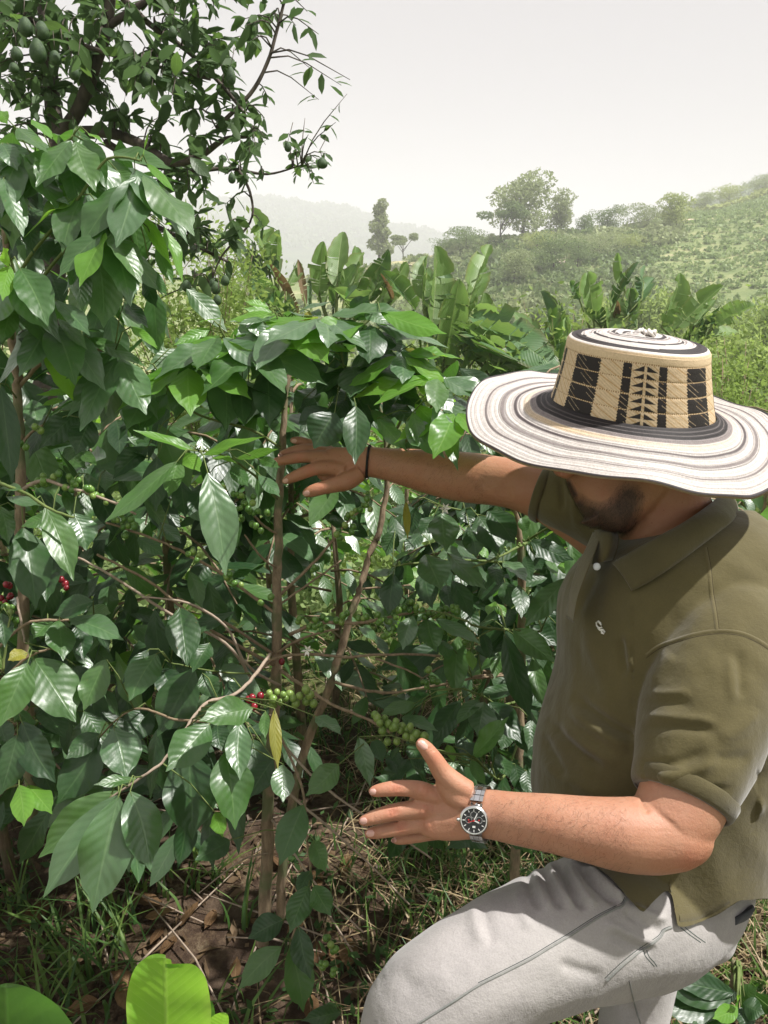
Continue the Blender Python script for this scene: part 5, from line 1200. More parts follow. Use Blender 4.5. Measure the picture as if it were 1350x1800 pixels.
lip = np.where(head, np.maximum(soft([(1000,863),(1012,864),(1016,873),(1006,872)], 2), soft([(1010,880),(1022,880),(1026,888),(1014,889)], 2)), 0)[:, None]; skin = skin*(1-lip)+np.array([.30,.11,.09])*lip
skin = skin*(1-bm[:, None]*.82)+np.array([.035,.024,.020])*bm[:, None]*.82
fore = ((py > 1380) & (px > 860) & (px < 1200) & (dd < 1.05))
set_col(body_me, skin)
def skin_mat():
    m, t, out = mat_new('skin'); a = t.nodes.new('ShaderNodeVertexColor'); a.layer_name = 'pattern'; oc = TC(t)
    c = a.outputs[0]; c = Mix(t, Map(t, Noise(t, 26, 4, 0.6, oc), .35, .68, 0, .42), c, Mix(t, 1.0, c, (0.88,0.64,0.56), 'MULTIPLY'))
    c = Mix(t, Map(t, Noise(t, 9, 3, 0.6, oc), .4, .65, 0, .25), c, Mix(t, 1.0, c, (1.12,1.10,1.02), 'MULTIPLY'))
    c = Mix(t, Map(t, Noise(t, 420, 2, .6, oc), .62, .72, 0, .35), c, Mix(t, 1.0, c, (.62,.50,.42), 'MULTIPLY'))
    vo = t.nodes.new('ShaderNodeTexVoronoi'); vo.inputs['Scale'].default_value = 70; L(t, oc, vo.inputs['Vector'])
    c = Mix(t, Map(t, vo.outputs['Distance'], .05, .11, .45, 0), c, Mix(t, 1.0, c, (.5,.36,.28), 'MULTIPLY'))
    h = Mth(t, 'ADD', Noise(t, 260, 4, .7, oc), Mth(t, 'MULTIPLY', Noise(t, 60, 3, .6, oc), .8))
    p = Principled(t, out, c, 0.5, 0.38, Bump(t, h, .5, .0016)); p.inputs['Subsurface Weight'].default_value = .18
    p.inputs['Subsurface Radius'].default_value = (.009,.0035,.002); p.inputs['Subsurface Scale'].default_value = .7; return m
M['skin'] = skin_mat(); body_me.materials.append(M['skin'])
body_me.name = 'body'; part('body', body_me)
BB = bvh_of(body_me)
# beard and arm hair: short single hairs rooted in the skin
def hairs(name, sel, n, ln, wd, dirv, mat, rs, lift=.35):
    R0 = np.random.RandomState(rs); idx = np.where(sel)[0]; k = R0.choice(idx, min(n, len(idx)*3)); V = []; Fc = []
    co_, no_ = arrays(body_me)
    for i in k:
        p = Vector(co_[i])+Vector(R0.normal(0, .0011, 3)); nn = Vector(no_[i]); d = (Vector(dirv)+Vector(R0.normal(0, .45, 3))); d = (d-nn*d.dot(nn)).normalized(); q = (d+nn*lift*R0.uniform(.4,1.5)).normalized(); s = q.cross(nn).normalized()*wd; l_ = ln*R0.uniform(.5, 1.3)
        b0 = len(V); V += [p-s, p+s, p+q*l_*.6+d*l_*.05+s*.6, p+q*l_*.6-s*.6, p+q*l_+d*l_*.2-nn*l_*.12]; Fc += [(b0,b0+1,b0+2,b0+3),(b0+3,b0+2,b0+4)]
    o = part(name, mesh_from(name, V, Fc, mat)); o['kind'] = 'stuff'; return o
hm = simple('dark_hair', (0.012,0.009,0.007), (0.03,0.021,0.016), 30, .5, .4)
hb = simple('body_hair', (0.05,0.03,0.018), (0.11,0.07,0.04), 30, .6, .3)
fr = (no @ np.array(FW)) < 0.35
hairs('beard', fr & head & (bm > .35) & (np.random.RandomState(2).uniform(0,1,len(px)) < bm), 5200, .0065, .00011, tuple(-UP*.9-RT*.25), hm, 3)
hairs('moustache', fr & head & (soft(MOUST, 3) > .3), 500, .006, .00012, tuple(-UP), hm, 4)
hairs('arm_hair', ((dd < 1.1) & (px > 865) & (px < 1110) & (py > 1385) & fr) | ((dd > 1.3) & (px > 665) & (px < 860) & fr), 2300, .010, .00009, tuple(-RT*.5-UP*.8), hb, 5, .2)
# nails: thin plates lying on the fingertips
def nail(cx, cy, ux, uy, a, w_, lab=None):
    V = []; Fc = []; nu_, nv_ = 6, 7
    for j in range(nv_+1):
        t = -1+2*j/nv_
        for i in range(nu_+1):
            s = -1+2*i/nu_; k = math.sqrt(max(0, 1-(abs(t)**3.2)))*s; x = cx+ux*a*t-uy*w_*k; y = cy+uy*a*t+ux*w_*k; h = on(BB, x, y, .00045*(1-.6*abs(s)**3))
            V.append(h[0] if h else P(x, y, 1.0))
    for j in range(nv_):
        for i in range(nu_): Fc.append((j*(nu_+1)+i, j*(nu_+1)+i+1, (j+1)*(nu_+1)+i+1, (j+1)*(nu_+1)+i))
    m = np.mean([proj(np.array(v)[None])[2][0] for v in V]); V = [v for v in V]
    part('fingernail', mesh_from('fingernail', V, Fc, M['nail']))
M['nail'] = simple('nail', (0.62,0.36,0.30), (0.66,0.40,0.33), 50, .28, .5)
def unit(x, y): n = math.hypot(x, y); return x/n, y/n
for cx, cy, dx, dy, a, w_ in [(655.5,1391.8,-1,.1,6,5.2),(639,1443.2,-1,.25,7,5.8),(651,1465,-1,.2,7.5,6.0),(692.5,1477.2,-1,.2,5,4.2),(743,1309.5,-.75,-.62,11,6.0),(502,845,-1,.45,5,3.8),(482,812,-1,.2,5,3.6),(492.5,800,-1,.4,4,3.2),(517,775,-1,.1,5,3.6),(538.5,867,-1,.28,6.5,4.6)]:
    nail(cx, cy, *unit(dx, dy), a, w_)

def cloth(name, c1, c2, weave=900, sheen=.3, bump=.25, rough=.85, extra=None):
    m, t, out = mat_new(name); oc = TC(t)
    n = Noise(t, 7, 5, .65, oc); c = Mix(t, Map(t, n, .35, .65), c1, c2)
    f = Noise(t, weave, 2, .5, oc); c = Mix(t, Map(t, f, .35, .65, 0, .28), c, Mix(t, 1.0, c, (.6,.6,.6), 'MULTIPLY'))
    if extra: c = extra(t, c, oc)
    h = Mth(t, 'ADD', Mth(t, 'MULTIPLY', f, .5), Mth(t, 'MULTIPLY', Noise(t, 90, 4, .65, oc), 1.4))
    p = Principled(t, out, c, rough, .2, Bump(t, h, bump, .0016, Bump(t, Noise(t, 24, 5, .62, oc), .35, .006))); p.inputs['Sheen Weight'].default_value = sheen; p.inputs['Sheen Roughness'].default_value = .5; return m
def part_of(name, me, par):   # second level: its parent already sits at -MO
    o = bpy.data.objects.new(name, me); COL.objects.link(o); o.parent = par; return o
def ribbon(par, name, pts, w_, mat, bvh, lift=.0012, per=6, nrow=3):
    q = catmull([(*p, 0) for p in pts], per); V = []; Fc = []; row = nrow+1; last = None; rows = 0
    for i, p in enumerate(q):
        a = q[min(i+1, len(q)-1)]-q[max(i-1, 0)]; l_ = math.hypot(a[0], a[1]); nx, ny = -a[1]/l_, a[0]/l_; pts_ = []
        for k in range(row):
            s = -1+2*k/nrow; h = on(bvh, p[0]+nx*w_*s, p[1]+ny*w_*s, lift*(1-abs(s)**4)+.0001)
            if h is None: break
            pts_.append(h[0])
        if len(pts_) < row: last = None; continue
        V += pts_
        if last is not None:
            for k in range(nrow): Fc.append((last+k, last+k+1, len(V)-row+k+1, len(V)-row+k))
        last = len(V)-row
    if Fc: return part_of(name, mesh_from(name, V, Fc, mat), par)
# jeans
b = MB()
ring_loft(b, [(1262,1575,1.18,50,.08),(1212,1592,1.155,86,.10),(1140,1607,1.115,116,.112),(1065,1622,1.06,121,.112),(985,1648,1.02,114,.104),(905,1682,.985,110,.096),(835,1718,.96,107,.090),(775,1757,.945,104,.086),(738,1795,.94,101,.082),(722,1850,.945,92,.078),(730,1920,.96,82,.070),(748,2010,.98,76,.066),(770,2120,1.0,68,.060),(790,2230,1.02,60,.055)], 52, 5, 2.1)
ring_loft(b, [(1170,1600,1.25,60,.10),(1150,1650,1.28,56,.09),(1128,1725,1.29,58,.08),(1112,1800,1.29,58,.078),(1105,1880,1.28,56,.075),(1130,1960,1.32,54,.07),(1190,2020,1.42,50,.065),(1260,2040,1.5,45,.06)], 40, 5)
row_loft(b, [(1500,1085,1280,1.19,.08),(1540,1110,1286,1.19,.11),(1590,1120,1272,1.18,.12),(1618,1130,1262,1.18,.115),(1638,1150,1225,1.18,.09)], 40)
jeans_me = solidify(b, 0.0034, 6)
def jeans_push(px, py, d, co, no):
    a = np.zeros(len(px)); nr = d < 1.2
    for x0, y0, x1, y1, w_, amp, cv in [(952,1518,990,1600,8,-4,4),(966,1516,1006,1596,8,3.5,4),(980,1512,1030,1600,8,-4.5,5),(1000,1516,1048,1598,8,4,5),(1015,1520,1092,1592,8,-5,4),(1034,1524,1100,1580,8,4,4),(925,1530,950,1600,9,-3,3),(940,1528,968,1604,8,2.5,3),(832,1592,850,1662,14,2,3),(848,1588,868,1664,12,-2,3),(905,1560,935,1640,12,2.2,3),
        (1066,1634,1150,1672,10,-3,5),(1060,1620,1160,1660,10,3,5),(1095,1598,1170,1640,9,-3,3),(1110,1590,1175,1618,8,3,3),(980,1690,1060,1716,12,-2,4),(700,1700,730,1745,18,-1.5,0),(760,1700,800,1760,26,1.5,0)]:
        a += np.where(nr, seg(px, py, x0, y0, x1, y1, w_*.9, cv), 0)*amp*.0018
    for x0, y0, x1, y1, w_, amp, cv in [(1085,1740,1120,1790,12,-5,4),(1110,1725,1160,1745,10,-5,3),(1080,1800,1130,1820,10,4,2)]:
        a += np.where(~nr, seg(px, py, x0, y0, x1, y1, w_*.9, cv), 0)*amp*.0013
    x_, y_, z_ = co[:,0], co[:,1], co[:,2]; a += .0009*np.sin(x_*47+3*np.sin(z_*29+y_*17))*np.sin(z_*39+y_*31+2*np.sin(x_*37))
    return a
push(jeans_me, jeans_push)
def wash(t, c, oc):
    return Mix(t, Map(t, Noise(t, 3.5, 3, .6, oc), .45, .65, 0, .35), c, (.33,.32,.30))
M['jeans'] = cloth('washed_grey_denim', (.30,.285,.275), (.41,.385,.37), 520, .2, .5, .9, wash)
M['stitch'] = simple('dark_green_stitching', (.035,.05,.045), (.08,.10,.09), 300, .8, .2)
M['jseam'] = cloth('denim_seam', (.15,.16,.15), (.27,.27,.25), 420, .2, .5)
jeans_me.materials.append(M['jeans']); jeans_me.name = 'jeans'; jeans = part('jeans', jeans_me); JB = bvh_of(jeans_me)
ribbon(jeans, 'outer_seam', [(1101,1580),(1094,1592),(1078,1599),(1050,1614),(1020,1633),(998,1647),(966,1666),(933,1686),(888,1709),(842,1732),(795,1762),(757,1786),(735,1800)], 2.6, M['jseam'], JB, .0014, 6)
ribbon(jeans, 'stitching', [(1098,1577),(1092,1588),(1077,1595),(1048,1610),(1018,1629),(996,1643),(964,1662),(931,1682),(886,1705),(840,1728)], .7, M['stitch'], JB, .0016, 6, 1)
ribbon(jeans, 'pocket_seam', [(1181,1630),(1168,1636),(1160,1648),(1138,1664),(1115,1680),(1093,1698),(1078,1712),(1066,1724)], 2.4, M['jseam'], JB, .0015, 6)
ribbon(jeans, 'stitching', [(1179,1628),(1165,1634),(1157,1645),(1135,1660),(1112,1676),(1090,1694),(1075,1708),(1063,1720)], .7, M['stitch'], JB, .0017, 6, 1)
for o_ in (0, 6): ribbon(jeans, 'stitching', [(1130+o_,1666),(1134+o_,1680),(1144+o_,1692),(1150+o_*.8,1699)], .8, M['stitch'], JB, .0012, 6, 1)
for o_ in (0, 8): ribbon(jeans, 'stitching', [(1196+o_,1630),(1212+o_,1643),(1232+o_,1657)], .8, M['stitch'], JB, .0012, 6, 1)
ribbon(jeans, 'inner_seam', [(1106,1724),(1112,1750),(1118,1775),(1126,1800)], 1.4, M['jseam'], JB, .0014, 6)
# belt loop / waistband at the back and boots
wb = MB(); ring_loft(wb, [(1275,1625,1.13,16,.05),(1262,1633,1.10,14,.06),(1245,1642,1.07,11,.05)], 14); part_of('waistband', wb.mesh('waistband', cloth('dark_band', (.05,.055,.06), (.09,.09,.095), 500, .1)), jeans)
for (x, y, d, gx) in ((795, 2250, 1.02, -1), (1640, 2150, 1.6, -1)):
    p = P(x, y, d); g = gz(p.x, p.y); bo = MB(); z0 = min(p.z, g+.16)
    bo.tube([(p.x, p.y, max(p.z, g+.14)), (p.x, p.y, g+.09), (p.x-.02, p.y, g+.055)], [.05, .052, .05], 14); bo.tube([(p.x+.05, p.y, g+.045), (p.x-.03, p.y, g+.05), (p.x-.12, p.y, g+.045), (p.x-.19, p.y, g+.035), (p.x-.215, p.y, g+.03)], [.03, .046, .045, .04, .02], 14)
    part('boot', bo.mesh('boot', simple('boot_leather', (.05,.03,.02), (.09,.055,.035), 30, .6, .3)))

# polo shirt
b = MB()
row_loft(b, [(898,1185,1312,1.20,.075),(915,1130,1330,1.20,.11),(940,1085,1348,1.20,.14),(970,1046,1362,1.20,.163),(1005,1012,1378,1.20,.178),(1050,990,1392,1.20,.186),(1110,986,1402,1.195,.19),(1170,985,1406,1.19,.19),(1230,968,1404,1.185,.188),(1300,948,1388,1.18,.184),(1370,939,1364,1.175,.178),(1420,945,1350,1.17,.172),(1470,975,1340,1.165,.165),(1520,1035,1326,1.16,.158),(1570,1078,1308,1.155,.150),(1605,1105,1285,1.15,.140),(1622,1128,1262,1.15,.132)], 60, 5, 2.35)
ring_loft(b, [(1300,1075,1.09,70,.06),(1290,1100,1.07,92,.08),(1272,1150,1.045,106,.086),(1250,1215,1.02,112,.084),(1232,1285,.995,110,.078),(1214,1345,.975,100,.070),(1201,1388,.963,90,.062),(1195,1407,.958,84,.058)], 44, 5, 2.1)
ring_loft(b, [(1180,950,1.26,80,.09),(1110,915,1.31,78,.085),(1050,893,1.345,70,.075),(1000,876,1.37,62,.066),(968,868,1.385,55,.058),(951,865,1.39,50,.054)], 36)
shirt_me = solidify(b, 0.0032, 6)
def shirt_push(px, py, d, co, no):
    a = np.zeros(len(px)); sl = (d < 1.08) & (px > 1112)
    for x0, y0, x1, y1, w_, amp, cv in [(1007,1222,1125,1300,11,-7,6),(1000,1245,1110,1315,12,5,6),(962,1262,1060,1350,11,-6,8),(955,1290,1000,1372,10,-5,5),(985,1270,1090,1345,12,4,6),(945,1330,1075,1400,14,4,8),(1088,1120,1100,1190,10,-4,0),(1100,1110,1114,1190,8,4,0),
         (1112,1165,1117,1250,7,-10,-6),(1030,1105,1075,1240,16,3,0),(1150,1535,1310,1500,13,5,-12),(1165,1550,1300,1524,9,-6,-8),(1120,1535,1200,1556,8,-6,3),(1189,1553,1280,1590,9,-5,4),(1195,1575,1290,1560,12,3,-6),(1245,1450,1330,1350,14,-5,8),(1270,1470,1340,1400,14,4,8),(1050,1000,1010,1080,10,-3,0),(1034,1010,998,1090,9,3.5,0),(1180,1030,1100,1100,26,3,0)]:
        a += np.where(~sl | (px > 1330), seg(px, py, x0, y0, x1, y1, w_*.9, cv), 0)*amp*.0013
    for x0, y0, x1, y1, w_, amp, cv in [(1128,1262,1262,1270,8,4,-4),(1128,1276,1268,1288,9,-4,-4),(1140,1222,1215,1216,7,3,0),(1128,1232,1220,1240,8,-2.5,-3),(1132,1350,1245,1318,9,-4,6),(1140,1366,1262,1338,10,4.5,8),(1150,1385,1290,1385,9,-5,10),(1130,1335,1160,1385,8,-3,0),(1280,1150,1290,1240,9,3,0),(1296,1142,1306,1230,8,-3,0),(1200,1130,1250,1200,16,-2,0),(1260,1300,1336,1250,14,3.5,6),(1255,1330,1320,1330,10,-3,4),(1185,1150,1140,1200,12,3,0)]:
        a += np.where(sl, seg(px, py, x0, y0, x1, y1, w_*1.1, cv), 0)*amp*.0009
    a += np.where(d > 1.28, seg(px, py, 985, 838, 990, 900, 6)*-.005+seg(px, py, 1005, 845, 1015, 930, 7)*.004, 0)
    x_, y_, z_ = co[:,0], co[:,1], co[:,2]
    a += 0.0011*np.sin(x_*41+3*np.sin(z_*23))*np.sin(z_*37+2*np.sin(x_*31+y_*19)) + .0006*np.sin(x_*90+z_*70+2*np.sin(y_*60))
    # hem: cut under the edge, with the open side vent
    return a
push(shirt_me, shirt_push)
def drape():
    co, no = arrays(shirt_me); px, py, d = proj(co)
    for i in np.where((py > 1440) & (d < 1.20) & (px > 1000))[0]:
        v = Vector(co[i]); dr = (v-CAM); L0 = dr.length; dr.normalize(); h = JB.ray_cast(CAM, dr)
        if h[0] is not None and h[3] < L0+.009: co[i] = np.array(CAM+dr*(h[3]-.009))
    shirt_me.vertices.foreach_set('co', co.astype(np.float32).ravel()); shirt_me.update()
drape()
# trim the bottom to the hem line with its side vent
def trim(me, keepf):
    bm_ = bmesh.new(); bm_.from_mesh(me); c = np.array([v.co for v in bm_.verts]); x, y, d = proj(c); k = keepf(x, y, d)
    bmesh.ops.delete(bm_, geom=[v for v, q in zip(bm_.verts, k) if not q], context='VERTS')
    bv = [v for v in bm_.verts if v.is_boundary]
    for _ in range(10):
        new = {}
        for v in bv:
            nb_ = [e.other_vert(v) for e in v.link_edges if e.is_boundary]
            if len(nb_) == 2: new[v] = v.co*.4+(nb_[0].co+nb_[1].co)*.3
        for v, c_ in new.items(): v.co = c_
    bm_.to_mesh(me); bm_.free(); me.update()
def hem(x, y, d):
    lim = np.interp(x, [900,1040,1070,1128,1132,1172,1178,1190,1215,1262,1300,1400], [1500,1520,1541,1606,1606,1566,1570,1632,1629,1610,1585,1580])
    return ~((y > lim) & (d < 1.16)) & ~((y > 1612) & (d >= 1.16)) & ~((y > 1470) & (x < 1070) & (d < 1.16) & (y > lim))
trim(shirt_me, hem)
M['shirt'] = cloth('olive_pique', (.084,.070,.027), (.112,.094,.037), 700)
M['rib'] = cloth('olive_rib', (.076,.064,.027), (.100,.084,.036), 900)
M['seam'] = cloth('olive_seam', (.094,.078,.032), (.122,.102,.042), 900)
M['sstitch'] = simple('olive_stitching', (.035,.028,.013), (.06,.048,.022), 300, .8, .2)
shirt_me.materials.append(M['shirt']); shirt_me.name = 'polo_shirt'; shirt = part('polo_shirt', shirt_me)
SB = bvh_of(shirt_me)
ribbon(shirt, 'shoulder_seam', [(1239,962),(1246,1000),(1250,1040),(1256,1075),(1260,1108)], 3.6, M['seam'], SB, .0008)
ribbon(shirt, 'stitching', [(1243,962),(1250,1000),(1254,1040),(1260,1075),(1264,1106)], .7, M['sstitch'], SB, .0013, 6, 1)
ribbon(shirt, 'stitching', [(1136,1157),(1158,1141),(1190,1129),(1225,1119),(1262,1114),(1300,1117),(1330,1129),(1352,1143)], .8, M['sstitch'], SB, .0014, 6, 1)
ribbon(shirt, 'sleeve_seam', [(1136,1152),(1158,1136),(1190,1124),(1225,1114),(1262,1109),(1300,1112),(1330,1124),(1352,1138)], 3.2, M['seam'], SB, .0010)
ribbon(shirt, 'hem_band', [(1194,1614),(1220,1611),(1250,1599),(1280,1581)], 7, M['rib'], SB, .0009)
ribbon(shirt, 'side_seam', [(1177,1552),(1180,1580),(1187,1624)], 2.0, M['seam'], SB, .0012)
# ribbed cuff of the near sleeve and of the far one
def cuff(c0, c1, n=44):
    V = []; Fc = []; rows = [(0, 1.0), (.15, 1.03), (.5, 1.035), (.85, 1.03), (1.0, 1.0), (1.0, .93), (.5, .92)]
    A0 = P(*c0[:3]); A1 = P(*c1[:3]); t = (A1-A0).normalized()
    for f, k in rows:
        c = A0.lerp(A1, f); d = c0[2]+(c1[2]-c0[2])*f; rw = (c0[3]+(c1[3]-c0[3])*f)*d/F*k; rd = (c0[4]+(c1[4]-c0[4])*f)*k; a = t.cross((c-CAM).normalized()).normalized(); b_ = a.cross(t)
        for j in range(n):
            g = 2*math.pi*j/n; V.append(c+a*math.cos(g)*rw+b_*math.sin(g)*rd)
    for i in range(len(rows)-1):
        for j in range(n): Fc.append((i*n+j, i*n+(j+1) % n, (i+1)*n+(j+1) % n, (i+1)*n+j))
    return part_of('cuff', mesh_from('cuff', V, Fc, M['rib']), shirt)
cuff((1206,1382,.965,91,.0655), (1196,1411,.957,84,.060)); cuff((962,868,1.387,54,.059), (947,863,1.392,50.5,.056))
# collar: a folded band round the neck, built edge by edge
def sheet(name, A, B, dA, dB, par, mat, bulge=.006, nrow=6, per=5, thick=.0022):
    """surface between edge A (inner, upper) and edge B (outer, lower); dA, dB depths along each"""
    a = catmull([(*p, d, 0) for p, d in zip(A, dA)], per); b_ = catmull([(*p, d, 0) for p, d in zip(B, dB)], per); V = []; Fc = []; m = len(a)
    for lay in (0, 1):
        for i in range(m):
            p0 = P(*a[i][:3]); p1 = P(*b_[i][:3])
            for k in range(nrow+1):
                f = k/nrow; p = p0.lerp(p1, f) - FW*(bulge*4*f*(1-f)) + FW*(thick if lay else 0); V.append(p)
    r = nrow+1; off = m*r
    for i in range(m-1):
        for k in range(nrow): q = i*r+k; Fc.append((q, q+1, q+r+1, q+r)); Fc.append((off+q, off+q+r, off+q+r+1, off+q+1))
        Fc.append((i*r+nrow, off+i*r+nrow, off+(i+1)*r+nrow, (i+1)*r+nrow)); Fc.append((i*r, (i+1)*r, off+(i+1)*r, off+i*r))
    for i in (0, m-1):
        for k in range(nrow): Fc.append((i*r+k, off+i*r+k, off+i*r+k+1, i*r+k+1))
    return part_of(name, mesh_from(name, V, Fc, mat), par)
LOW = [(1111,1039),(1144,1022),(1193,989),(1236,957),(1266,934),(1290,914),(1298,893),(1290,872)]
dl = []
for x, y in LOW:
    h = on(SB, x, y); dl.append((proj(np.array(h[0])[None])[2][0]-.007) if h else 1.17)
dl = [min(v, 1.2) for v in dl]; dl[-2:] = [1.15, 1.19]
collar = sheet('collar', [(1077,990),(1110,970),(1161,941),(1196,922),(1222,905),(1246,888),(1264,872),(1272,862)], LOW, [1.085,1.065,1.052,1.055,1.065,1.09,1.13,1.18], dl, shirt, M['rib'], .008)
sheet('collar_inside', [(1084,984),(1161,944),(1222,908),(1262,876),(1276,862)], [(1092,1000),(1165,970),(1225,940),(1262,905),(1276,885)], [1.09,1.062,1.075,1.13,1.2], [1.10,1.085,1.1,1.15,1.2], shirt, M['rib'], 0)
sheet('far_collar', [(1046,932),(1060,930),(1076,934),(1088,940)], [(1040,992),(1050,990),(1062,988),(1078,985)], [1.15,1.13,1.12,1.14], [1.13,1.11,1.105,1.12], shirt, M['seam'], .008)
sheet('placket', [(1043,935),(1032,960),(1014,1000),(1002,1040),(996,1085)], [(1056,945),(1046,972),(1030,1012),(1016,1052),(1008,1095)], [1.16,1.14,1.12,1.11,1.11], [1.13,1.105,1.075,1.065,1.07], shirt, M['seam'], .004)
bt = MB(); hN = -FW; bc = P(1049, 996, 1.095); bt.ball(bc, (.0055,.0055,.0016), 14, 6, (RT, UP, FW)); part_of('button', bt.mesh('button', simple('button_shell', (.62,.66,.68), (.75,.77,.78), 60, .3, .5)), shirt)
# the small white embroidered mark on the chest
lg = MB()
def onS(x, y, l=.0012): h = on(SB, x, y, l); return h[0] if h else P(x, y, 1.0)
for pl, r_ in [([(1057,1096),(1053,1092),(1049,1095),(1050,1100),(1054,1104),(1059,1103),(1058,1098),(1054,1094)], .0013), ([(1052,1104),(1056,1108),(1061,1107),(1064,1111),(1062,1114),(1058,1112)], .0014), ([(1058,1108),(1060,1114)], .0012)]:
    lg.tube([onS(x, y) for x, y in pl], r_, 6)
part_of('embroidered_mark', lg.mesh('embroidered_mark', simple('white_thread', (.72,.72,.66), (.8,.8,.75), 400, .7, .2)), shirt)

# ------------------------------------------------------------------ the hat
HC = P(1109, 727, 1.135); vdir = (CAM-HC).normalized()
hz = (UP*math.cos(math.radians(22)) - FW*math.sin(math.radians(22)))          # tipped toward the camera
hz = (Matrix.Rotation(math.radians(5.0), 3, FW) @ hz).normalized()
hx = (RT - hz*RT.dot(hz)).normalized(); hy = hz.cross(hx)
HR = Matrix((hx, hy, hz)).transposed()
hat = empty('hat', HC, 'woven palm hat with wide black and white striped brim and tan patterned crown', 'hat')
K = 1.135/F
RI, RO = 140*K, 273*K
def smooth(a, b, x): t = np.clip((x-a)/(b-a), 0, 1); return t*t*(3-2*t)
BLK = np.array([.022,.018,.018]); WHT = np.array([.66,.62,.58]); GRY = np.array([.30,.26,.25]); TAN = np.array([.63,.49,.32]); TND = np.array([.40,.25,.11])
def hsurf(rho, phi):
    """brim height over the hat plane; phi 0 = right, -90 = towards the camera"""
    wr = lambda c: (phi-c+math.pi) % (2*math.pi)-math.pi
    z = -.006*rho + .004*np.sin(phi*2)*rho
    z -= rho**1.15*.035*np.clip(.5-.9*np.sin(phi+.45), 0, 1)
    z += rho**1.6*(.010*np.exp(-(wr(-1.75)/.40)**2) - .006*np.exp(-(wr(-.85)/.5)**2) - .004*np.exp(-(wr(-2.8)/.4)**2) + .030*np.exp(-(wr(2.55)/.7)**2) + .012*np.exp(-(wr(1.2)/.7)**2) + .010*np.exp(-(wr(.2)/.35)**2))
    z += (1-rho)**3*.012 + .0010*np.sin(phi*7+2)*rho**2 + .0012*np.sin(phi*13+rho*5)*rho**2
    return z
def brim():
    nph, nr = 720, 110; ph = np.linspace(-math.pi, math.pi, nph, endpoint=False); rho = np.linspace(0, 1, nr)
    PH, RH_ = np.meshgrid(ph, rho); out = 1 + .035*np.cos(PH-2.9) + .02*np.cos(2*PH)
    R = RI + (RO*out-RI)*RH_; Zt = hsurf(RH_, PH); wv = .0005*np.sin(RH_*110)
    X = R*np.cos(PH); Y = R*np.sin(PH)*.985; top = np.stack([X, Y, Zt+wv], -1).reshape(-1, 3)
    # colours: stitched rings, bands in white, grey and black; the braid spirals a little
    rr = RH_ + .010*np.cos(PH) + .006*np.sin(PH*3+1)+.004*np.sin(PH*11)
    col = np.tile(WHT, (nr, nph, 1))
    def band(a, b, c, f=1.0):
        k = (smooth(a-.006, a+.006, rr)*(1-smooth(b-.006, b+.006, rr))*f)[..., None]; col[:] = col*(1-k)+c*k
    left = np.exp(-((((PH+2.6+math.pi) % (2*math.pi))-math.pi)/.7)**2)
    band(-.1, .17, BLK); band(.055, .062, GRY, .8); band(.11, .117, GRY, .8); band(.17, .235, GRY*.9)
    k = (smooth(.235,.245,rr)*(1-smooth(.30,.33,rr)))[..., None]*(.35+.65*left[..., None]); col[:] = col*(1-k)+TAN*1.15*k
    band(.355, .372, GRY, .7); band(.385, .425, BLK*5); band(.435, .45, GRY, .8)
    band(.52, .53, GRY); band(.54, .585, GRY*.8); band(.595, .605, BLK*4, .8)
    band(.715, .725, GRY, .8); band(.735, .765, GRY*.7); band(.78, .79, GRY, .7)
    band(.885, .895, GRY*1.2, .8); band(.925, .933, GRY*1.2, .7); band(.968, 1.1, BLK*2)
    st = .84+.16*np.sin(rr*math.pi*2*46); tick = .93+.07*np.sign(np.sin(PH*260+np.floor(rr*46)*1.9)); col *= (st*tick)[..., None]
    nz = np.random.RandomState(1).uniform(.9, 1.06, (nr, nph, 1)); col *= nz
    bot = top.copy(); bot[:, 2] -= .0030
    V = np.vstack([top, bot]); n = nr*nph; Fc = []
    for i in range(nr-1):
        for j in range(nph):
            a = i*nph+j; b_ = i*nph+(j+1) % nph; Fc.append((a, a+nph, b_+nph, b_)); Fc.append((n+a, n+b_, n+b_+nph, n+a+nph))
    e = (nr-1)*nph
    for j in range(nph): k = (j+1) % nph; Fc.append((e+j, n+e+j, n+e+k, e+k)); Fc.append((j, k, n+k, n+j))
    c2 = np.vstack([col.reshape(-1, 3), np.tile(TAN*.8, (n, 1))])
    return V, Fc, c2
def straw_mat():
    m, t, out = mat_new('woven_palm'); a = t.nodes.new('ShaderNodeVertexColor'); a.layer_name = 'pattern'; oc = TC(t)
    c = Mix(t, Map(t, Noise(t, 300, 3, .6, oc), .35, .65, 0, .35), a.outputs[0], Mix(t, 1.0, a.outputs[0], (.72,.68,.64), 'MULTIPLY'))
    c = Mix(t, Map(t, Noise(t, 12, 4, .6, oc), .45, .7, 0, .25), c, Mix(t, 1.0, c, (.86,.80,.74), 'MULTIPLY'))
    h = Mth(t, 'ADD', Noise(t, 520, 3, .6, oc), Noise(t, 160, 2, .5, oc)); Principled(t, out, c, .62, .3, Bump(t, h, .35, .0012)); return m
M['straw_hat'] = straw_mat()
def hpart(name, V, Fc, c):
    W_ = (np.array(HR) @ np.asarray(V).T).T; o = bpy.data.objects.new(name, mesh_from(name, W_, Fc, M['straw_hat'], col=c)); COL.objects.link(o); o.parent = hat; return o
hpart('brim', *brim())
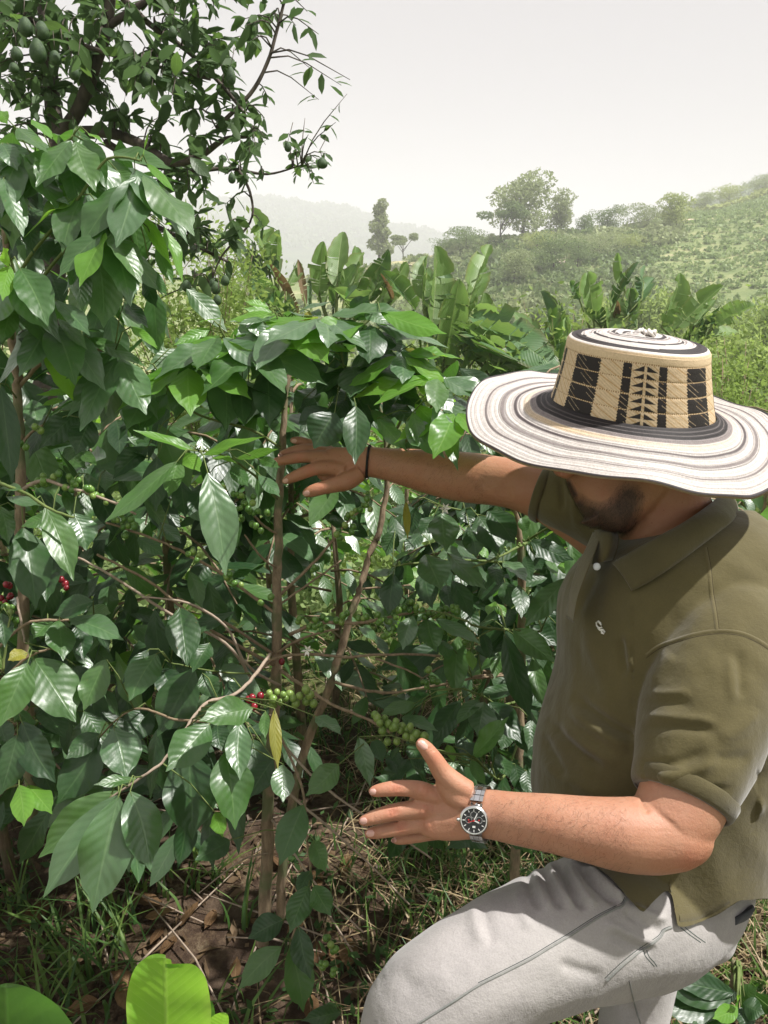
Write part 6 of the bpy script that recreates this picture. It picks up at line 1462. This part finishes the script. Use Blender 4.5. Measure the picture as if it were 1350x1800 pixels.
# crown
HT = 128*K; RT_ = 116*K
def crown():
    nph = 900; ph = np.linspace(-math.pi, math.pi, nph, endpoint=False); rows = []   # (radius, z, kind, v)
    for v in np.linspace(0, 1, 150):
        r = RI+.001 + (RT_-RI)*v**1.15 - .0025*math.sin(math.pi*v); z = HT*.93*v; rows.append((r, z, 0, v))
    for v in np.linspace(0.02, 1, 24):
        a = v*math.pi/2; rows.append((RT_-.010+.010*math.cos(a), HT*.93+.007*math.sin(a), 1, v))
    for v in np.linspace(0.01, .97, 70):
        r = (RT_-.010)*(1-v); rows.append((r, HT*.93+.007+.010*math.sin(v*math.pi/2)+.0006*math.sin(v*60)-.0035*math.exp(-((v-.80)/.07)**2), 2, v))
    V = []; C = []
    rs_ = np.random.RandomState(9)
    for r, z, k, v in rows:
        c = np.tile(TAN, (nph, 1)); el = 1+.02*np.cos(2*ph); x = r*np.cos(ph)*el; y = r*np.sin(ph)*.985
        dg = np.degrees(ph)
        if k == 0:
            # weave strokes run diagonally; darker strands at random
            s = np.sin(ph*105+v*150); c = c*(1.0+.12*s[:, None]); s2 = np.sin(ph*37+v*54+3*np.sin(ph*5+v*3)); c = np.where((s2 > .93)[:, None], TND*1.2, c)
            if v < .09 or v > .90: c = np.tile(TAN*1.08, (nph, 1))
            else:
                vv = (v-.09)/.81; rowi = int(vv*4); fv = vv*4-rowi
                for cc, kind, half in [(-145,'m',15),(-100.5,'s',12),(-9-46.5*0-90,'m',16)]: pass
                for j in range(8):
                    cen = -100 + (j-2)*46.5 + (-0)   # solid and motif columns alternate round the crown
                    dlt = (dg-cen+180) % 360-180; zig = 1.6*abs(((fv*5) % 1)-.5)*2
                    if j % 2 == 1:
                        m_ = np.abs(dlt) < 11.5+zig*.7; lines = (np.sin(ph*60+v*90) > .975) & (np.sin(ph*17+v*11) > .1); c = np.where((m_ & ~lines)[:, None], BLK, c)
                    else:
                        e_ = (np.abs(dlt) > 10.5-zig*.3) & (np.abs(dlt) < 16.5+zig*.4); lines = (np.sin(ph*60+v*90) > .97) & (np.sin(ph*23+v*9) > .2); c = np.where((e_ & ~lines)[:, None], BLK, c)
                        f2 = (fv*2) % 1; tri = (np.abs(dlt) < 9.5) & (np.abs(dlt) > .9) & (f2 < .80) & ((1-f2) > .12+np.abs(dlt)/11.5) & (f2 > .05+.0*np.abs(dlt))
                        c = np.where(tri[:, None], BLK, c)
            for ln in (.09, .293, .497, .70, .90):
                if abs(v-ln) < .0085: c = np.where((np.sin(ph*210) > -.2)[:, None], TND*.75, TAN*1.1)
        elif k == 1:
            c = np.tile(TAN*1.1 if v < .35 else WHT, (nph, 1)); 
            if v > .62: c = np.tile(BLK*1.6, (nph, 1))
        else:
            u = v+.012*ph/math.pi+.012*np.sin(ph*2)
            c = np.tile(WHT, (nph, 1))
            for a, b_, q in [(-1,.10,BLK*1.4),(.13,.15,GRY),(.24,.27,GRY),(.29,.33,BLK*2.2),(.36,.38,GRY),(.50,.54,GRY),(.57,.63,BLK*2),(.74,.78,BLK*2),(.80,.84,GRY),(.9,.93,GRY)]:
                c = np.where(((u > a) & (u < b_))[:, None], q, c)
            c = c*(.86+.14*np.sin(u*math.pi*2*30))[:, None]
        ins = np.ones(nph)
        if k == 0:
            zz = abs(((v-.09)/.2025) % 1 - .5)*2; ins -= .006*zz**6 if .05 < v < .95 else 0
        c = c*rs_.uniform(.9, 1.05, (nph, 1))
        V.append(np.stack([x*ins-.010*z/HT, y*ins, np.full(nph, z)+.0012*np.sin(ph*3+1)*v], -1)); C.append(c)
    n = len(rows); V = np.concatenate(V); C = np.concatenate(C); Fc = [(i*nph+j, i*nph+(j+1) % nph, (i+1)*nph+(j+1) % nph, (i+1)*nph+j) for i in range(n-1) for j in range(nph)]
    Fc.append(tuple((n-1)*nph+j for j in range(nph)))
    return V, Fc, C
CV, CF, CC = crown(); CV[:, 2] += float(hsurf(np.array([0.0]), np.array([0.0]))[0])-.012
hpart('crown', CV, CF, CC)
# knot in the middle of the top
kn_ = MB(); R5 = np.random.RandomState(4)
for k in range(9):
    a = k*.7; r_ = .022*R5.uniform(.4, 1); kn_.tube([(math.cos(a)*.004, math.sin(a)*.004, HT*.93+.017), (math.cos(a+.4)*r_*.6, math.sin(a+.4)*r_*.6, HT*.93+.021), (math.cos(a+.8)*r_, math.sin(a+.8)*r_*.7, HT*.93+.016)], [.0025, .003, .0015], 6)
V = np.array(kn_.V); V[:, 2] += -.001; hpart('knot', V, kn_.F, np.tile(WHT*.95, (len(V), 1)))

# ------------------------------------------------------------------ wristwatch
WC = P(848, 1430, .984); axA = (P(905, 1440, .966)-P(822, 1429, .99)).normalized()
wc0 = P(846, 1430, .9835); ra, rb = 42.5*.984/F, .0245
wa = axA.cross((wc0-CAM).normalized()).normalized(); wbv = wa.cross(axA).normalized()   # wa up or down the picture, wbv towards/away
if wa.dot(UP) < 0: wa = -wa
if wbv.dot(FW) > 0: wbv = -wbv
watch = empty('wristwatch', wc0, 'steel wristwatch with a dark chronograph dial on the near wrist', 'watch')
steel = simple('brushed_steel', (.58,.58,.57), (.70,.70,.69), 90, .24, .5, Metallic=1.0); steeld = simple('polished_steel', (.72,.72,.72), (.8,.8,.8), 90, .12, .5, Metallic=1.0)
dialm = simple('dial_black', (.012,.013,.014), (.02,.02,.022), 30, .25, .5); redm = simple('red_mark', (.55,.02,.02), (.6,.03,.03), 30, .4, .4); whm = simple('white_mark', (.75,.75,.72), (.8,.8,.78), 30, .4, .4)
def wpart(name, mb, mat, par=None, smooth=False):
    V = [Vector(v)-wc0 for v in mb.V]; o = bpy.data.objects.new(name, mesh_from(name, V, mb.F, mat, smooth=smooth)); COL.objects.link(o); o.parent = par or watch; return o
def ring_pt(a, e=0.0): return wc0 + wa*(math.sin(a)*(ra+e)) + wbv*(math.cos(a)*(rb+e))
def ring_n(a): return (wa*(math.sin(a)/ra)+wbv*(math.cos(a)/rb)).normalized()
nl = 24
for i in range(nl):
    a = math.radians(-14)+2*math.pi*i/nl
    if abs(((a+math.radians(14)+math.pi) % (2*math.pi))-math.pi) < .62: continue
    p = ring_pt(a, .0022); n = ring_n(a); t = n.cross(axA).normalized(); hw = .0068
    sp_ = (ring_pt(a+math.pi/nl, .002)-ring_pt(a-math.pi/nl, .002)).length*.46
    for off, ww in ((-.0056, .0022), (0, .0030), (.0056, .0022)):
        q = MB().box(p+axA*off, (axA, t, n), (ww, sp_, .0013)); wpart('link', q, steel if off else steeld)
a0 = math.radians(-14); dc = ring_pt(a0, .0055); dn = (ring_n(a0)*.55 - FW*.75).normalized(); dx = (axA-dn*axA.dot(dn)).normalized(); dy = dn.cross(dx)
if dy.dot(UP) < 0: dy = -dy; 
def disc(mb, r0, r1, z0, z1, n=40, cx=0, cy=0, sx=1.0):
    V = [dc+dx*(cx+math.cos(2*math.pi*k/n)*r*sx)+dy*(cy+math.sin(2*math.pi*k/n)*r)+dn*z for r, z in ((r0, z0), (r1, z1)) for k in range(n)]
    mb.add(V, [(k, (k+1) % n, n+(k+1) % n, n+k) for k in range(n)]); return mb
cs = MB(); disc(cs, .0150, .0172, -.006, -.004); disc(cs, .0172, .0172, -.004, .0012); disc(cs, .0172, .0158, .0012, .0026); disc(cs, .0158, .0146, .0026, .0026); disc(cs, .0146, .0140, .0026, .0010)
wpart('case', cs, steel, smooth=True)
for s in (-1, 1):   # lugs reach from the case to the bracelet
    e = ring_pt(a0+s*.60, .002); m_ = MB(); n_ = ring_n(a0+s*.5)
    for o_ in (-.0062, .0062): m_.tube([dc+dy*s*(-1 if False else 1)*.013+dx*o_*1.2-dn*.001, dc.lerp(e, .7)+dx*o_+dn*.0012, e+axA*o_], [.0026, .0024, .0018], 7)
    m_.box(dc.lerp(e, .82), (axA, (e-dc).normalized(), n_), (.0062, .0035, .0014)); wpart('lug', m_, steeld, smooth=True)
dl_ = MB(); disc(dl_, .0001, .0142, .0010, .0010); dial = wpart('dial', dl_, dialm)
sub = MB()
for cx, cy in ((-.0062, .0005), (.0062, .0005), (0, .0065)): disc(sub, .0036, .0040, .0013, .0013, 26, cx, cy)
wpart('subdial', sub, steel, dial)
mk = MB()
for k in range(12):
    g = k*math.pi/6; u_ = dx*math.sin(g)+dy*math.cos(g); v_ = dx*math.cos(g)-dy*math.sin(g); mk.box(dc+u_*.0122+dn*.0014, (u_, v_, dn), (.0013, .00045, .0002))
mk.box(dc-dy*.0075+dn*.0014, (dx, dy, dn), (.0017, .0011, .0002)); wpart('hour_mark', mk, whm, dial)
hd_ = MB()
for g, l_, w__ in ((1.9, .0065, .0006), (.45, .0095, .0005)):
    u_ = dx*math.sin(g)+dy*math.cos(g); hd_.box(dc+u_*l_*.5+dn*.0019, (u_, dn.cross(u_), dn), (l_*.5, w__, .00015))
wpart('hand', hd_, whm, dial)
rd = MB(); disc(rd, .0001, .0011, .0021, .0021, 14); u_ = dx*math.sin(-1.9)+dy*math.cos(-1.9); rd.box(dc+u_*.004+dn*.0021, (u_, dn.cross(u_), dn), (.0035, .00035, .0001)); disc(rd, .0001, .0009, .0015, .0015, 12, .0062, .0005); disc(rd, .0001, .0009, .0015, .0015, 12, -.0062, .0005); wpart('second_hand', rd, redm, dial)
cr = MB(); cr.tube([dc-dx*.0168, dc-dx*.0205], [.0022, .0022], 12); wpart('crown', cr, steeld, smooth=True)
# black cord on the far wrist
bp_ = [(649,786),(650.5,800),(650,815),(649,828),(647.5,838)]
bc0 = P(648, 812, 1.48); bracelet = empty('bracelet', bc0, 'thin black cord bracelet with a small silver bead on the far wrist', 'bracelet')
ax_ = (P(690,818,1.475)-P(620,812,1.482)).normalized(); ua = ax_.cross((bc0-CAM).normalized()).normalized(); ub = ua.cross(ax_).normalized()
pts = [bc0+ua*math.cos(g)*(29.0*1.48/F)+ub*math.sin(g)*.0250-bc0 for g in np.linspace(0, 2*math.pi, 41)]
q = MB(); q.tube(pts, .0024, 7); o = bpy.data.objects.new('cord', q.mesh('cord', simple('black_cord', (.008,.008,.008), (.016,.015,.015), 200, .7, .3))); COL.objects.link(o); o.parent = bracelet
q = MB(); s_ = -1 if ua.dot(UP) > 0 else 1
q.ball(ua*s_*(29.5*1.48/F)+ub*(.008 if ub.dot(FW) < 0 else -.008), (.0028,.0028,.0036), 10, 7); o = bpy.data.objects.new('bead', q.mesh('bead', steeld)); COL.objects.link(o); o.parent = bracelet
